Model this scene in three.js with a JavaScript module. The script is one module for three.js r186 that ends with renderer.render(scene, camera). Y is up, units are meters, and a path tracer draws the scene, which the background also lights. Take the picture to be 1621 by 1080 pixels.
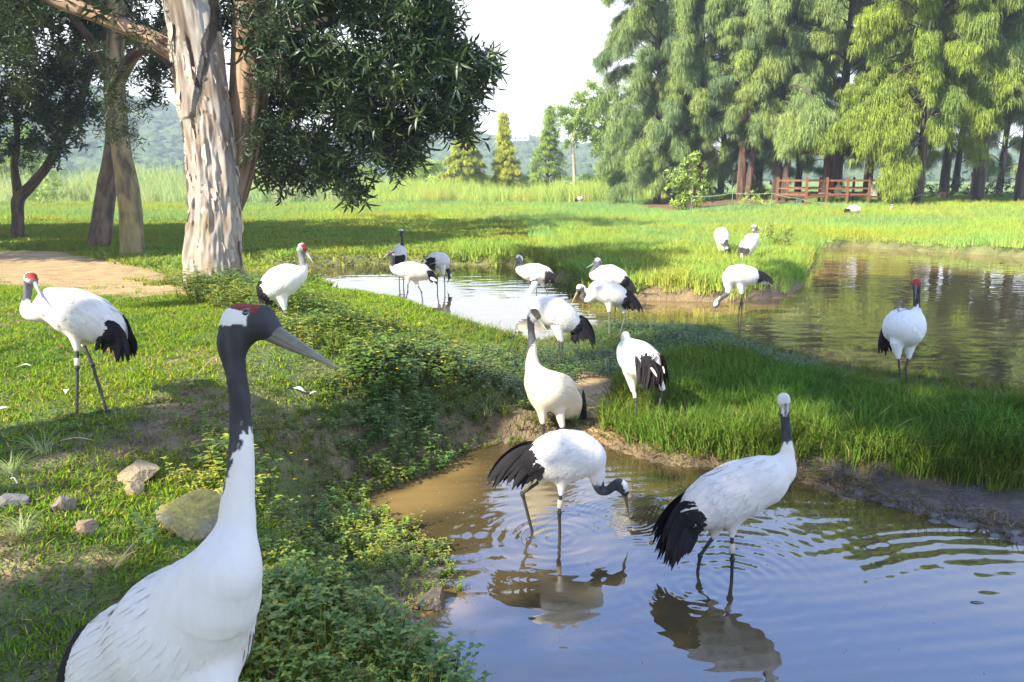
import * as THREE from 'three';
import { mergeGeometries } from 'three/addons/utils/BufferGeometryUtils.js';

// ---------- camera, sky, sun, exposure ----------
const F = 1224, CX = 810.5, CY = 540, CAMY = 2.85, PITCH = Math.atan(260 / F);
const scene = new THREE.Scene();
const camera = new THREE.PerspectiveCamera(2 * Math.atan(540 / F) * 180 / Math.PI, 1.5, 0.05, 3000);
camera.position.set(0, CAMY, 0); camera.rotation.x = -PITCH;
scene.add(camera);
const renderer = new THREE.WebGLRenderer();
renderer.toneMapping = THREE.LinearToneMapping;
renderer.toneMappingExposure = 2.4;
renderer.shadowMap.enabled = true;
{
  const W = 512, H = 256, d = new Float32Array(W * H * 4);
  const stops = [[-90, .30, .33, .27], [0, 1.05, 1.06, 1.04], [13, .96, 1.01, 1.06], [20, .68, .80, 1.08], [30, .28, .49, 1.12], [50, .27, .37, .64], [90, .25, .32, .49]];
  for (let j = 0; j < H; j++) {
    const el = (j + .5) / H * 180 - 90;
    let k = 0; while (k < stops.length - 2 && el > stops[k + 1][0]) k++;
    const a = stops[k], b = stops[k + 1], t = Math.min(1, Math.max(0, (el - a[0]) / (b[0] - a[0])));
    for (let i = 0; i < W; i++) for (let c = 0; c < 4; c++) d[(j * W + i) * 4 + c] = c < 3 ? (el < 0 ? stops[0][c + 1] : a[c + 1] + (b[c + 1] - a[c + 1]) * t) : 1;
  }
  const sky = new THREE.DataTexture(d, W, H, THREE.RGBAFormat, THREE.FloatType);
  sky.mapping = THREE.EquirectangularReflectionMapping; sky.magFilter = THREE.LinearFilter; sky.needsUpdate = true;
  scene.background = sky; scene.environment = sky;
}
const SUN_EL = 40 * Math.PI / 180, SUN_AZ = 52 * Math.PI / 180;
const LIGHT = new THREE.Vector3(Math.sin(SUN_AZ) * Math.cos(SUN_EL), -Math.sin(SUN_EL), -Math.cos(SUN_AZ) * Math.cos(SUN_EL));
{
  const sun = new THREE.DirectionalLight(new THREE.Color(1.0, .92, .76), 5);
  sun.position.copy(LIGHT).multiplyScalar(-90).add(new THREE.Vector3(4, 0, -25)); sun.target.position.set(4, 0, -25);
  sun.castShadow = true; Object.assign(sun.shadow.camera, { left: -70, right: 70, top: 70, bottom: -70, near: 1, far: 260 });
  sun.shadow.mapSize.set(4096, 4096); sun.shadow.radius = 1;
  scene.add(sun, sun.target);
}
scene.fog = new THREE.FogExp2(new THREE.Color(.80, .90, 1.0), .0008);

// ---------- helpers ----------
const V = (x, y, z) => new THREE.Vector3(x, y, z), UP = V(0, 1, 0);
const clamp = (x, a = 0, b = 1) => Math.min(b, Math.max(a, x)), lerp = (a, b, t) => a + (b - a) * t;
const ss = (a, b, x) => { const t = clamp((x - a) / (b - a)); return t * t * (3 - 2 * t); };
function rng(seed) { let s = seed >>> 0; return () => { s = (s + 0x6d2b79f5) | 0; let t = Math.imul(s ^ (s >>> 15), 1 | s); t = (t + Math.imul(t ^ (t >>> 7), 61 | t)) ^ t; return ((t ^ (t >>> 14)) >>> 0) / 4294967296; }; }
const hash = (x, y, z) => { let h = Math.imul(x, 374761393) ^ Math.imul(y, 668265263) ^ Math.imul(z, 2147483647 ^ 0x5bd1e995); h = Math.imul(h ^ (h >>> 13), 1274126177); return ((h ^ (h >>> 16)) >>> 0) / 4294967296; };
function noise3(x, y, z) {
  const i = Math.floor(x), j = Math.floor(y), k = Math.floor(z), f = (t) => t * t * (3 - 2 * t), u = f(x - i), v = f(y - j), w = f(z - k);
  const l = (a, b, t) => a + (b - a) * t;
  return l(l(l(hash(i, j, k), hash(i + 1, j, k), u), l(hash(i, j + 1, k), hash(i + 1, j + 1, k), u), v), l(l(hash(i, j, k + 1), hash(i + 1, j, k + 1), u), l(hash(i, j + 1, k + 1), hash(i + 1, j + 1, k + 1), u), v), w) * 2 - 1;
}
function fbm(x, y, z, o = 4) { let s = 0, a = .5; for (let i = 0; i < o; i++) { s += a * noise3(x, y, z); x = x * 2.03 + 7.1; y = y * 2.03 + 3.7; z = z * 2.03 + 1.3; a *= .5; } return s; }
const proj = (p) => { const q = p.clone().sub(camera.position).applyAxisAngle(V(1, 0, 0), PITCH); return [CX + F * q.x / -q.z, CY - F * q.y / -q.z]; };
// a pixel of the 1621 x 1080 frame and a distance along the view axis, as a point in metres
const cosP = Math.cos(PITCH), sinP = Math.sin(PITCH);
const dirOf = (px, py) => { const u = (px - CX) / F, v = -(py - CY) / F; return V(u, v * cosP - sinP, -(cosP + v * sinP)); };
const at = (px, py, t) => dirOf(px, py).multiplyScalar(t).add(camera.position);
const flat = (px, py, y = 0) => { const d = dirOf(px, py), t = (y - CAMY) / d.y; return d.multiplyScalar(t).add(camera.position); };

const names = new Map();
function numbered(n) { const k = names.get(n) ?? 0; names.set(n, k + 1); return k ? n + '_' + String(k).padStart(3, '0') : n; }
function shade(o) { o.castShadow = o.receiveShadow = true; return o; }
function tag(o, label, category, group, kind) { if (label) o.userData.label = label; if (category) o.userData.category = category; if (group) o.userData.group = group; if (kind) o.userData.kind = kind; return o; }
function mesh(name, g, m, parent = scene) { const o = shade(new THREE.Mesh(g, m)); o.name = parent === scene ? numbered(name) : name; parent.add(o); return o; }
function thing(name, pos, label, category, group) { const o = new THREE.Group(); o.name = numbered(name); if (pos) o.position.copy(pos); scene.add(o); return tag(o, label, category, group); }
function structure(name, g, m) { const o = mesh(name, g, m); o.userData.kind = 'structure'; return o; }
function geo(pos, idx, o = {}) {
  const g = new THREE.BufferGeometry(); g.setAttribute('position', new THREE.Float32BufferAttribute(pos, 3));
  if (o.col) g.setAttribute('color', new THREE.Float32BufferAttribute(o.col, 3));
  if (o.uv) g.setAttribute('uv', new THREE.Float32BufferAttribute(o.uv, 2));
  if (idx) g.setIndex(idx);
  if (o.nor) g.setAttribute('normal', new THREE.Float32BufferAttribute(o.nor, 3)); else g.computeVertexNormals();
  return g;
}
function merge(list) { const keep = ['position', 'normal', 'color', 'uv'].filter((k) => list.every((g) => g.attributes[k])); return mergeGeometries(list.map((g) => { const q = g.index ? g.toNonIndexed() : g.clone(); for (const k of Object.keys(q.attributes)) if (!keep.includes(k)) q.deleteAttribute(k); return q; })); }
function std(c, o = {}) { return new THREE.MeshStandardMaterial({ color: new THREE.Color().setRGB(...c), roughness: .9, ...o }); }
const leafMat = (c, o = {}) => { const q = { color: new THREE.Color().setRGB(...c), side: THREE.DoubleSide, vertexColors: true, ...o }; return o.roughness ? new THREE.MeshStandardMaterial(q) : new THREE.MeshLambertMaterial(q); };
// a tube through points with a radius at each, closed at both ends; wob(u, angle, p) adds to the radius, col(u, angle, p) gives its colour
function tube(pts, rad, o = {}) {
  const n = o.seg ?? 10, rows = o.rows ?? pts.length * 4, curve = new THREE.CatmullRomCurve3(pts, false, 'centripetal'), pos = [], idx = [], col = [], uv = [];
  let N = null, len = 0, prev = null;
  for (let i = 0; i <= rows; i++) {
    const u = i / rows, s = u * (pts.length - 1), k = Math.min(pts.length - 2, Math.floor(s)), fr = s - k;
    const p = curve.getPoint(u), T = curve.getTangent(u), r = lerp(rad[k], rad[k + 1], fr);
    if (!N) N = Math.abs(T.y) > .9 ? V(1, 0, 0) : V(0, 1, 0);
    N = N.sub(T.clone().multiplyScalar(N.dot(T))).normalize(); const B = T.clone().cross(N);
    if (prev) len += p.distanceTo(prev); prev = p;
    for (let j = 0; j <= n; j++) {
      const a = (j % n) / n * 2 * Math.PI, dd = N.clone().multiplyScalar(Math.cos(a)).addScaledVector(B, Math.sin(a));
      const rr = r * (o.flat ? Math.sqrt(1 / (Math.cos(a) ** 2 + (Math.sin(a) / o.flat) ** 2)) : 1) + (o.wob ? o.wob(u, a, p, len) : 0), q = p.clone().addScaledVector(dd, rr);
      pos.push(q.x, q.y, q.z); uv.push(j / n * 2 * Math.PI * rad[0], len); if (o.col) col.push(...o.col(u, a, q, len));
    }
  }
  const w = n + 1;
  for (let i = 0; i < rows; i++) for (let j = 0; j < n; j++) { const a = i * w + j; idx.push(a, a + 1, a + w, a + 1, a + w + 1, a + w); }
  for (const e of [0, rows]) { const c = pos.length / 3, p = curve.getPoint(e / rows); pos.push(p.x, p.y, p.z); uv.push(0, 0); if (o.col) col.push(...o.col(e / rows, 0, p, len)); for (let j = 0; j < n; j++) e ? idx.push(e * w + j, e * w + j + 1, c) : idx.push(j + 1, j, c); }
  const g = geo(pos, idx, { uv, col: o.col ? col : null }), nr = g.attributes.normal;   // weld the seam
  for (let i = 0; i <= rows; i++) { const a = i * w, b = a + n, m = V(nr.getX(a) + nr.getX(b), nr.getY(a) + nr.getY(b), nr.getZ(a) + nr.getZ(b)).normalize(); nr.setXYZ(a, m.x, m.y, m.z); nr.setXYZ(b, m.x, m.y, m.z); }
  return g;
}
// both faces of thin blades as sheets of their own a hair apart, with normals that lean towards lift(p)
function twoFaced(g, eps, lift, own = .5) {
  const n = g.attributes.normal, p = g.attributes.position, c = g.attributes.color, N = p.count, pos = [], nor = [], col = [], idx = [...g.index.array], I = idx.length;
  for (const s of [1, -1]) for (let i = 0; i < N; i++) { const q = V(n.getX(i), n.getY(i), n.getZ(i)).multiplyScalar(s); pos.push(p.getX(i) + q.x * eps, p.getY(i) + q.y * eps, p.getZ(i) + q.z * eps); const l = lift(V(p.getX(i), p.getY(i), p.getZ(i))); q.multiplyScalar(own).add(l).normalize(); nor.push(q.x, q.y, q.z); col.push(c.getX(i), c.getY(i), c.getZ(i)); }
  for (let i = 0; i < I; i += 3) idx.push(idx[i] + N, idx[i + 2] + N, idx[i + 1] + N);
  return geo(pos, idx, { col, nor });
}
function boxAt(x0, x1, y0, y1, z0, z1) { return new THREE.BoxGeometry(x1 - x0, y1 - y0, z1 - z0).translate((x0 + x1) / 2, (y0 + y1) / 2, (z0 + z1) / 2); }
const M4 = new THREE.Matrix4(), Q1 = new THREE.Quaternion(), Q2 = new THREE.Quaternion();
// copies: list of {p, q, s, c}
function instanced(name, g, m, list, parent = scene) {
  const o = shade(new THREE.InstancedMesh(g, m, list.length)); o.name = parent === scene ? numbered(name) : name;
  list.forEach((e, i) => { o.setMatrixAt(i, M4.compose(e.p, e.q, typeof e.s === 'number' ? V(e.s, e.s, e.s) : e.s)); if (e.c) o.setColorAt(i, e.c); });
  o.userData.kind = 'stuff'; parent.add(o); return o;
}
// fine noise as a bump and a tone map, in metres
function noiseTex(n, f, repeat, seed, range = [0, 1]) {
  const d = new Uint8Array(n * n * 4);
  for (let j = 0; j < n; j++) for (let i = 0; i < n; i++) {
    const a = i / n * 2 * Math.PI, b = j / n * 2 * Math.PI, R = f / 6.283;
    let v = 0, am = .5, fr = 1; for (let o = 0; o < 5; o++) { v += am * noise3(Math.cos(a) * R * fr + seed, Math.sin(a) * R * fr + Math.cos(b) * R * fr * 1.01, Math.sin(b) * R * fr + 9); am *= .55; fr *= 2.1; }
    const t = clamp(.5 + v * .8), q = Math.round(255 * lerp(range[0], range[1], t)); d.set([q, q, q, 255], (j * n + i) * 4);
  }
  const t = new THREE.DataTexture(d, n, n); t.wrapS = t.wrapT = THREE.RepeatWrapping; t.magFilter = THREE.LinearFilter; t.repeat.set(1 / repeat, 1 / repeat); t.needsUpdate = true; return t;
}
// ---------- ground and water ----------
const poly = (list, y = 0) => { const p = list.map(([x, yy]) => { const q = flat(x, yy, y); return [q.x, q.z]; }); const b = [1e9, 1e9, -1e9, -1e9]; for (const [x, z] of p) { b[0] = Math.min(b[0], x); b[1] = Math.min(b[1], z); b[2] = Math.max(b[2], x); b[3] = Math.max(b[3], z); } p.box = b; return p; };
function sdPoly(P, x, z, far = 5) {   // below zero inside
  const b = P.box, ox = Math.max(b[0] - x, x - b[2], 0), oz = Math.max(b[1] - z, z - b[3], 0), o = Math.hypot(ox, oz); if (o > far) return o;
  let d = 1e9, inside = false;
  for (let i = 0, j = P.length - 1; i < P.length; j = i++) {
    const ax = P[i][0], az = P[i][1], ex = P[j][0] - ax, ez = P[j][1] - az, wx = x - ax, wz = z - az, t = clamp((wx * ex + wz * ez) / (ex * ex + ez * ez)), qx = wx - ex * t, qz = wz - ez * t;
    d = Math.min(d, qx * qx + qz * qz);
    if ((az > z) !== (P[j][1] > z) && x < ex * (z - az) / ez + ax) inside = !inside;
  }
  return (inside ? -1 : 1) * Math.sqrt(d);
}
const PA = poly([[392, 414], [440, 424], [520, 420], [600, 418], [700, 420], [800, 420], [850, 425], [880, 437], [905, 452], [925, 466], [960, 473], [1050, 475], [1130, 477], [1200, 475], [1245, 467], [1270, 448], [1282, 420], [1287, 401], [1290, 391], [1340, 390], [1450, 396], [1621, 407], [1900, 425], [2200, 460], [2200, 700], [1900, 668], [1621, 632], [1500, 614], [1400, 598], [1310, 584], [1240, 566], [1190, 550], [1100, 524], [1000, 518], [930, 524], [880, 545], [830, 560], [790, 560], [740, 548], [680, 528], [620, 512], [560, 499], [520, 482], [500, 462], [480, 450], [430, 440], [392, 430]]);
const PB = poly([[545, 800], [575, 778], [610, 762], [660, 746], [720, 717], [780, 703], [850, 696], [930, 698], [990, 716], [1060, 729], [1150, 741], [1250, 753], [1320, 776], [1400, 800], [1480, 825], [1560, 845], [1621, 860], [1800, 900], [2300, 1000], [2300, 1500], [1200, 1600], [900, 1500], [760, 1250], [712, 1120], [682, 1060], [660, 1010], [648, 985], [690, 955], [722, 930], [700, 885], [650, 855], [590, 832], [550, 815]]);
const MUD = poly([[1225, 750], [1300, 752], [1400, 768], [1500, 778], [1621, 786], [1800, 800], [2300, 840], [2300, 1010], [1800, 905], [1621, 866], [1560, 851], [1480, 831], [1400, 806], [1320, 782], [1250, 759]], .03);
function pondD(x, z) { const n = .10 * noise3(x * 1.3, 3, z * 1.3) + .05 * noise3(x * 4, 7, z * 4), k = z < -25 ? 2 : 1; return Math.min(sdPoly(PA, x, z), sdPoly(PB, x, z)) + n * k; }
const LOW = poly([[520, 800], [590, 832], [650, 855], [700, 885], [722, 930], [690, 955], [640, 985], [560, 970], [480, 900], [470, 830]]);   // low shelf beside the small inlet
const inLow = (x, z) => ss(.55, -.1, sdPoly(LOW, x, z));
function macro(x, z) {
  const back = ss(-3.4, -1.2, z), L = ss(lerp(.9, .2, ss(-9, -6.5, z)), lerp(-2.3, -3.5, ss(-9, -6.5, z)), x) * ss(-22, -9, z);
  let m = .33 + .67 * Math.max(L, back);
  m = lerp(m, .17, ss(-.4, 1.0, x) * ss(-19, -16.5, z) * (1 - back));
  m += .62 * ss(-34, -52, z) * ss(6, 20, x) + .12 * ss(-30, -70, z);
  m = lerp(m, .1, inLow(x, z));
  return m + .05 * noise3(x * .35, 1, z * .35) * ss(-24, -16, z) + .03 * noise3(x * 1.1, 5, z * 1.1);
}
function H0(x, z, d) {
  if (d <= 0) return -.42 * ss(0, .9, -d);
  const m = macro(x, z); let w = .26 + (1.75 * Math.max(0, m - .33) + .3 * ss(.4, -.4, x) * ss(-9, -7.5, z)) * ss(-24, -18, z), t = clamp(d / w);
  let h = m * (1 - (1 - t) * (1 - t));
  const mu = sdPoly(MUD, x, z, 2); if (mu < .35) h = lerp(Math.min(h, .012 + .05 * d), h, ss(-.05, .35, mu));
  return h;
}
const Hc = new Map();
function ground(x, z) { return H0(x, z, pondD(x, z)); }
function groundHit(px, py) { const d = dirOf(px, py); let t = 1.2; for (let i = 0; i < 4000; i++) { const x = d.x * t, y = CAMY + d.y * t, z = d.z * t, e = y - Math.max(0, ground(x, z)); if (e < .002) break; t += Math.max(.003, e * .4); if (t > 900) break; } return { p: d.clone().multiplyScalar(t).add(camera.position), t }; }
const zone = (list) => { const p = list.map(([x, y]) => { const q = groundHit(x, y).p; return [q.x, q.z]; }); const b = [1e9, 1e9, -1e9, -1e9]; for (const [x, z] of p) { b[0] = Math.min(b[0], x); b[1] = Math.min(b[1], z); b[2] = Math.max(b[2], x); b[3] = Math.max(b[3], z); } p.box = b; return p; };
const SAND = [zone([[-40, 392], [60, 396], [120, 402], [200, 418], [285, 434], [305, 462], [230, 474], [120, 468], [60, 454], [-40, 452]]), zone([[-30, 850], [50, 848], [112, 868], [92, 905], [30, 926], [-30, 940]]), zone([[885, 592], [925, 585], [985, 612], [1005, 650], [960, 668], [905, 655]])];
const BARE = [zone([[300, 600], [520, 640], [560, 690], [470, 720], [300, 740], [120, 740], [20, 770], [0, 700], [150, 690]]), zone([[120, 930], [330, 900], [300, 1080], [60, 1080]]), zone([[700, 712], [800, 694], [1000, 700], [1010, 735], [860, 690], [760, 708]])];
const sandy = (x, z) => Math.max(...SAND.map((P) => ss(.25, -.2, sdPoly(P, x, z) + .35 * noise3(x * 2.3, 2, z * 2.3))));
const bare = (x, z) => Math.max(...BARE.map((P) => ss(.5, -.4, sdPoly(P, x, z) + .5 * noise3(x * 1.5, 4, z * 1.5))));
const isMud = (x, z) => sdPoly(MUD, x, z, 2) < .05 + .08 * noise3(x * 3, 1, z * 3);
function groundColor(x, z, h, d) {
  const n = fbm(x * .9, 2, z * .9), f = fbm(x * 6, 5, z * 6, 3);
  let c = [.11 + .03 * n, .145 + .03 * n, .035];
  if (z < -24) c = [.16 + .05 * n, .24 + .06 * n, .04];
  const soil = [.20 + .07 * f, .145 + .05 * f, .08 + .025 * f], sand = [.44 + .12 * f, .30 + .09 * f, .14 + .04 * f];
  const s = sandy(x, z), b = Math.max(bare(x, z), z > -24 ? ss(.12, .35, n) * .8 : 0, ss(.5, .1, d) * (z > -24 ? 1 : .6));
  c = c.map((v, i) => lerp(lerp(v, soil[i], b), sand[i], s));
  if (x > 10 && z < -42 && z > -70) { const r = ss(.0, .4, noise3(x * .12, 8, z * .2) + .2); c = c.map((v, i) => lerp(v, [.2, .11, .06][i], r * ss(-42, -47, z))); }
  const mu = ss(.4, .1, sdPoly(MUD, x, z, 2)); c = c.map((v, i) => lerp(v, [.10, .08, .068][i], mu));
  return c.map((v) => Math.max(.01, v * (1 + .35 * f)));
}
{
  const axis = (dense, out) => { const a = []; for (const [from, to, step] of dense) for (let v = from; v < to - 1e-6; v += step) a.push(v); a.push(dense[dense.length - 1][1]); let lo = a[0], hi = a[a.length - 1], s = dense[0][2]; while (lo > -out) { s *= 1.22; lo -= s; a.unshift(lo); } s = dense[dense.length - 1][2]; while (hi < out) { s *= 1.22; hi += s; a.push(hi); } return a; };
  const X = axis([[-36, -13, .6], [-13, 15, .12], [15, 40, .5]], 900), Z = axis([[-70, -34, .6], [-34, -19, .2], [-19, 0, .11], [0, 14, .7]], 900);
  const pos = [], col = [], uv = [], idx = [], nx = X.length;
  for (const z of Z) for (const x of X) { const d = pondD(x, z), h = H0(x, z, d) + (z > -22 && d > .1 ? .012 * noise3(x * 7, 2, z * 7) : 0); pos.push(x, h, z); uv.push(x, z); col.push(...groundColor(x, z, h, d)); }
  for (let j = 0; j < Z.length - 1; j++) for (let i = 0; i < nx - 1; i++) { const a = j * nx + i; idx.push(a, a + nx, a + 1, a + 1, a + nx, a + nx + 1); }
  const m = std([1, 1, 1], { vertexColors: true, roughness: .95, bumpMap: noiseTex(512, 40, 1.1, 3), bumpScale: .03 });
  tag(structure('ground', geo(pos, idx, { col, uv }), m), 'earth and thin turf of the banks, spit and meadow');
}
// rings that spread from legs and bills, and a light breeze
const RINGS = [[876, 851, .0030, .115, .9], [888, 851, .0016, .075, .6], [996, 819, .0030, .05, .45], [1161, 915, .0022, .11, .7], [1093, 928, .0018, .10, .6]].map(([x, y, a, l, r]) => { const p = flat(x, y); return [p.x, p.z, a, l, r]; });
function rip(x, z) {
  let h = 0;
  for (const [cx, cz, a, l, r] of RINGS) { const d = Math.hypot(x - cx, z - cz); if (d < r * 3) h += a * Math.exp(-d / r) * Math.sin(d / l * 6.283 + 2.2 * noise3(x * 2, 4, z * 2)) * (.35 + .65 * ss(-.3, .4, noise3(x * 1.7, 13, z * 1.7))) / (1 + 1.2 * d) * ss(.01, .12, d); }
  const br = .5 + .5 * noise3(x * .4, 8, z * .4);
  h += .0035 * ss(.9, -.2, x) * ss(-7, -5.6, z) * noise3(x * 2.6, 17, z * 8);
  return h + br * (.0010 * Math.sin(z * 38 + 7 * noise3(x * .9, 1, z * .9) + x * 6) + .0032 * noise3(x * 1.8, 3, z * 5) + .0007 * noise3(x * 8, 3, z * 17));
}
function water(x0, x1, z0, z1, step, hf, y = 0) {
  const nx = Math.round((x1 - x0) / step), nz = Math.round((z1 - z0) / step), pos = [], nor = [], idx = [], col = [], e = .006;
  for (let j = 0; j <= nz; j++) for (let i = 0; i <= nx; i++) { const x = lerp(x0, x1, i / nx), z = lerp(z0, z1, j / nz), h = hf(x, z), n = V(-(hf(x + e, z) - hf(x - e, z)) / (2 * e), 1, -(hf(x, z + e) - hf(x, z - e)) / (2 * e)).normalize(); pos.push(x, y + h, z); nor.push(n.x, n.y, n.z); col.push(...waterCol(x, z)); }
  for (let j = 0; j < nz; j++) for (let i = 0; i < nx; i++) { const a = j * (nx + 1) + i; idx.push(a, a + nx + 1, a + 1, a + 1, a + nx + 1, a + nx + 2); }
  return geo(pos, idx, { nor, col });
}
const waterMat = new THREE.MeshPhysicalMaterial({ vertexColors: true, roughness: .02, ior: 2.3 });
// clouds of yellow silt in the shallows, with sunlight painted into their brown
const SUNLIT_SILT = [[625, 772, .55], [590, 805, .35], [700, 745, .35], [660, 968, .3], [1290, 566, 1.0], [1350, 585, .8], [1010, 486, 1.0], [1120, 490, .9], [1270, 470, .8], [1300, 430, 1.2]].map(([x, y, r]) => { const p = flat(x, y); return [p.x, p.z, r]; });
const waterCol = (x, z) => { let k = 0; for (const [a, b, r] of SUNLIT_SILT) k = Math.max(k, ss(1.5, .2, Math.hypot((x - a) * .8, z - b) / r + .35 * noise3(x * 2.5, 3, z * 2.5))); k = Math.max(k, .62 * Math.min(1, 1.6 * ss(3, 7, x) * ss(-11.5, -16, z))); return [lerp(.075, .26, k), lerp(.055, .17, k), lerp(.022, .06, k)]; };  // the right pond is also painted lighter where the sun reaches it
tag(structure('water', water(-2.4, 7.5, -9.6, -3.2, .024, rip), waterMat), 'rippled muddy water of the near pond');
const ripA = (x, z) => { const br = .6 + .4 * noise3(x * .3, 5, z * .3); return br * (.004 * noise3(x * 1.6, 3, z * 4.2) + .0022 * noise3(x * 4, 9, z * 9)); };
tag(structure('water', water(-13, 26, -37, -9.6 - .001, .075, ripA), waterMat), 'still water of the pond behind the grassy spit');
// wet mud on the shore of the near pond
{
  const pos = [], idx = [], b = MUD.box, n = .035, nx = Math.ceil((Math.min(b[2], 8) - b[0] + .4) / n), nz = Math.ceil((b[3] - b[1] + .4) / n), id = new Map();
  const vid = (i, j) => { const k = i * 5000 + j; if (!id.has(k)) { const x = b[0] - .2 + i * n, z = b[1] - .2 + j * n; id.set(k, pos.length / 3); pos.push(x, Math.max(-.03, ground(x, z)) + .004 + .03 * fbm(x * 4, 1, z * 4) + .014 * noise3(x * 14, 4, z * 14), z); } return id.get(k); };
  for (let i = 0; i < nx; i++) for (let j = 0; j < nz; j++) { const x = b[0] - .2 + (i + .5) * n, z = b[1] - .2 + (j + .5) * n; if (sdPoly(MUD, x, z) > .12) continue; const A = vid(i, j), B = vid(i + 1, j), C = vid(i, j + 1), D = vid(i + 1, j + 1); idx.push(A, C, B, B, C, D); }
  tag(structure('mud_shore', geo(pos, idx), new THREE.MeshPhysicalMaterial({ color: new THREE.Color().setRGB(.09, .07, .06), roughness: .34, ior: 1.6 })), 'wet dark mud along the edge of the near pond');
}
// ---------- grass and low plants ----------
function bladeInto(pos, idx, col, o, d, h, w, bend, segs, tone, R) {   // one grass blade from o, leaning towards d
  const s = V(-d.z, 0, d.x), tw = (R() - .5) * .8, b0 = pos.length / 3;
  for (let i = 0; i <= segs; i++) {
    const t = i / segs, lean = bend * t * t, y = h * (t - .28 * bend * t * t), x = lean * h * .8, ww = w * (i === segs ? 0 : (1 - .55 * t)), c = Math.cos(tw * t), sn = Math.sin(tw * t);
    for (const e of i === segs ? [0] : [-1, 1]) { pos.push(o.x + d.x * (x + e * ww * sn) + s.x * e * ww * c, o.y + y, o.z + d.z * (x + e * ww * sn) + s.z * e * ww * c); col.push(...tone); }
  }
  for (let i = 0; i < segs; i++) { const a = b0 + i * 2; if (i === segs - 1) idx.push(a, a + 1, a + 2); else idx.push(a, a + 1, a + 2, a + 1, a + 3, a + 2); }
}
function tuft(seed, n, r, h0, h1, w, bend, segs, tones) {
  const R = rng(seed), pos = [], idx = [], col = [];
  for (let i = 0; i < n; i++) { const a = R() * 6.283, q = Math.sqrt(R()) * r, b = a + (R() - .5) * 2.2; bladeInto(pos, idx, col, V(Math.cos(a) * q, -.01, Math.sin(a) * q), V(Math.cos(b), 0, Math.sin(b)), lerp(h0, h1, R()), w * (.7 + .6 * R()), bend * (.3 + R()), segs, tones[Math.floor(R() * R() * tones.length)], R); }
  return twoFaced(geo(pos, idx, { col }), .0008, () => V(0, .7, 0), .6);
}
// a leaf from o along d, its face towards up
function leafInto(pos, idx, col, o, d, up, L, W, tone, fold = .25, curl = .25) {
  const s = d.clone().cross(up).normalize(), n = s.clone().cross(d).normalize(), b0 = pos.length / 3, rows = [[0, .08], [.3, .9], [.62, .8], [1, 0]];
  for (const [t, w] of rows) { const c = o.clone().addScaledVector(d, L * t).addScaledVector(n, -curl * L * t * t); for (const e of w ? [-1, 0, 1] : [0]) { const q = c.clone().addScaledVector(s, e * W * w).addScaledVector(n, Math.abs(e) * fold * W * w); pos.push(q.x, q.y, q.z); col.push(...tone); } }
  for (let i = 0; i < 2; i++) { const a = b0 + i * 3; idx.push(a, a + 1, a + 3, a + 1, a + 4, a + 3, a + 1, a + 2, a + 4, a + 2, a + 5, a + 4); }
  const a = b0 + 6; idx.push(a, a + 1, a + 3, a + 1, a + 2, a + 3);
}
function herb(seed, stems, h, L, W, tones, spread = .12) {
  const R = rng(seed), pos = [], idx = [], col = [];
  for (let s = 0; s < stems; s++) {
    const a = R() * 6.283, q = R() * spread, o = V(Math.cos(a) * q, 0, Math.sin(a) * q), lean = V(Math.cos(a), 0, Math.sin(a)).multiplyScalar(.2 + .5 * R()), hh = h * (.6 + .6 * R()), n = 4 + Math.floor(R() * 3);
    bladeInto(pos, idx, col, o, lean.clone().normalize(), hh, .004, lean.length(), 3, [.06, .07, .02], R);
    for (let k = 0; k < n; k++) { const t = .25 + .75 * k / (n - 1), c = o.clone().addScaledVector(lean, hh * .8 * t * t).add(V(0, hh * t * .93, 0)), b = k * 1.57 + R() * .6; for (const e of k === n - 1 ? [0, 2.1, 4.2] : [0, 3.14]) { const d = V(Math.cos(b + e), .15 + .35 * R() - .25 * (1 - t), Math.sin(b + e)).normalize(); leafInto(pos, idx, col, c, d, UP, L * (.7 + .5 * R()) * (1 - .3 * t), W * (.8 + .4 * R()) * (1 - .3 * t), tones[Math.floor(R() * tones.length)]); } }
  }
  return geo(pos, idx, { col });
}
const grassMat = leafMat([1, 1, 1]);
const herbMat = leafMat([1, 1, 1], { roughness: .5 });
const seenFrom = (x, z, m = 2.5) => z < -1.2 && Math.abs(x) < -z * .68 + m;
function scatter(name, geos, mat, box, step, test, o = {}) {   // test(x, z, d) gives the chance; one instanced mass per variant
  const R = rng(o.seed ?? 5), lists = geos.map(() => []), [x0, x1, z0, z1] = box, C = (f) => new THREE.Color().setRGB(...f);
  for (let z = z1; z > z0;) { const st = typeof step === 'function' ? step(-z) : step; for (let x = x0 + R() * st; x < x1; x += st) { const px = x + (R() - .5) * st * 1.3, pz = z + (R() - .5) * st * 1.3; if (!seenFrom(px, pz)) continue; const d = pondD(px, pz), k = test(px, pz, d), r = R(); if (r > k) continue; const big = (o.size ? o.size(px, pz) : 1) * (.75 + .5 * R()); const n = .5 + .5 * noise3(px * .8, 6, pz * .8), f = R(), h = H0(px, pz, d);
    lists[Math.floor(R() * geos.length)].push({ p: V(px, Math.max(h, o.floor ?? -1), pz), q: new THREE.Quaternion().setFromAxisAngle(UP, R() * 6.283), s: V(big, big * (.8 + .4 * R()), big), c: C(o.tint ? o.tint(px, pz, n, f) : [lerp(.8, 1.15, f), lerp(.85, 1.1, f), .9]) }); } z -= st; }
  lists.forEach((l, i) => { if (l.length) { const m = instanced(name, geos[i], mat, l); tag(m, o.label); } });
  return lists.reduce((a, l) => a + l.length, 0);
}
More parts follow.
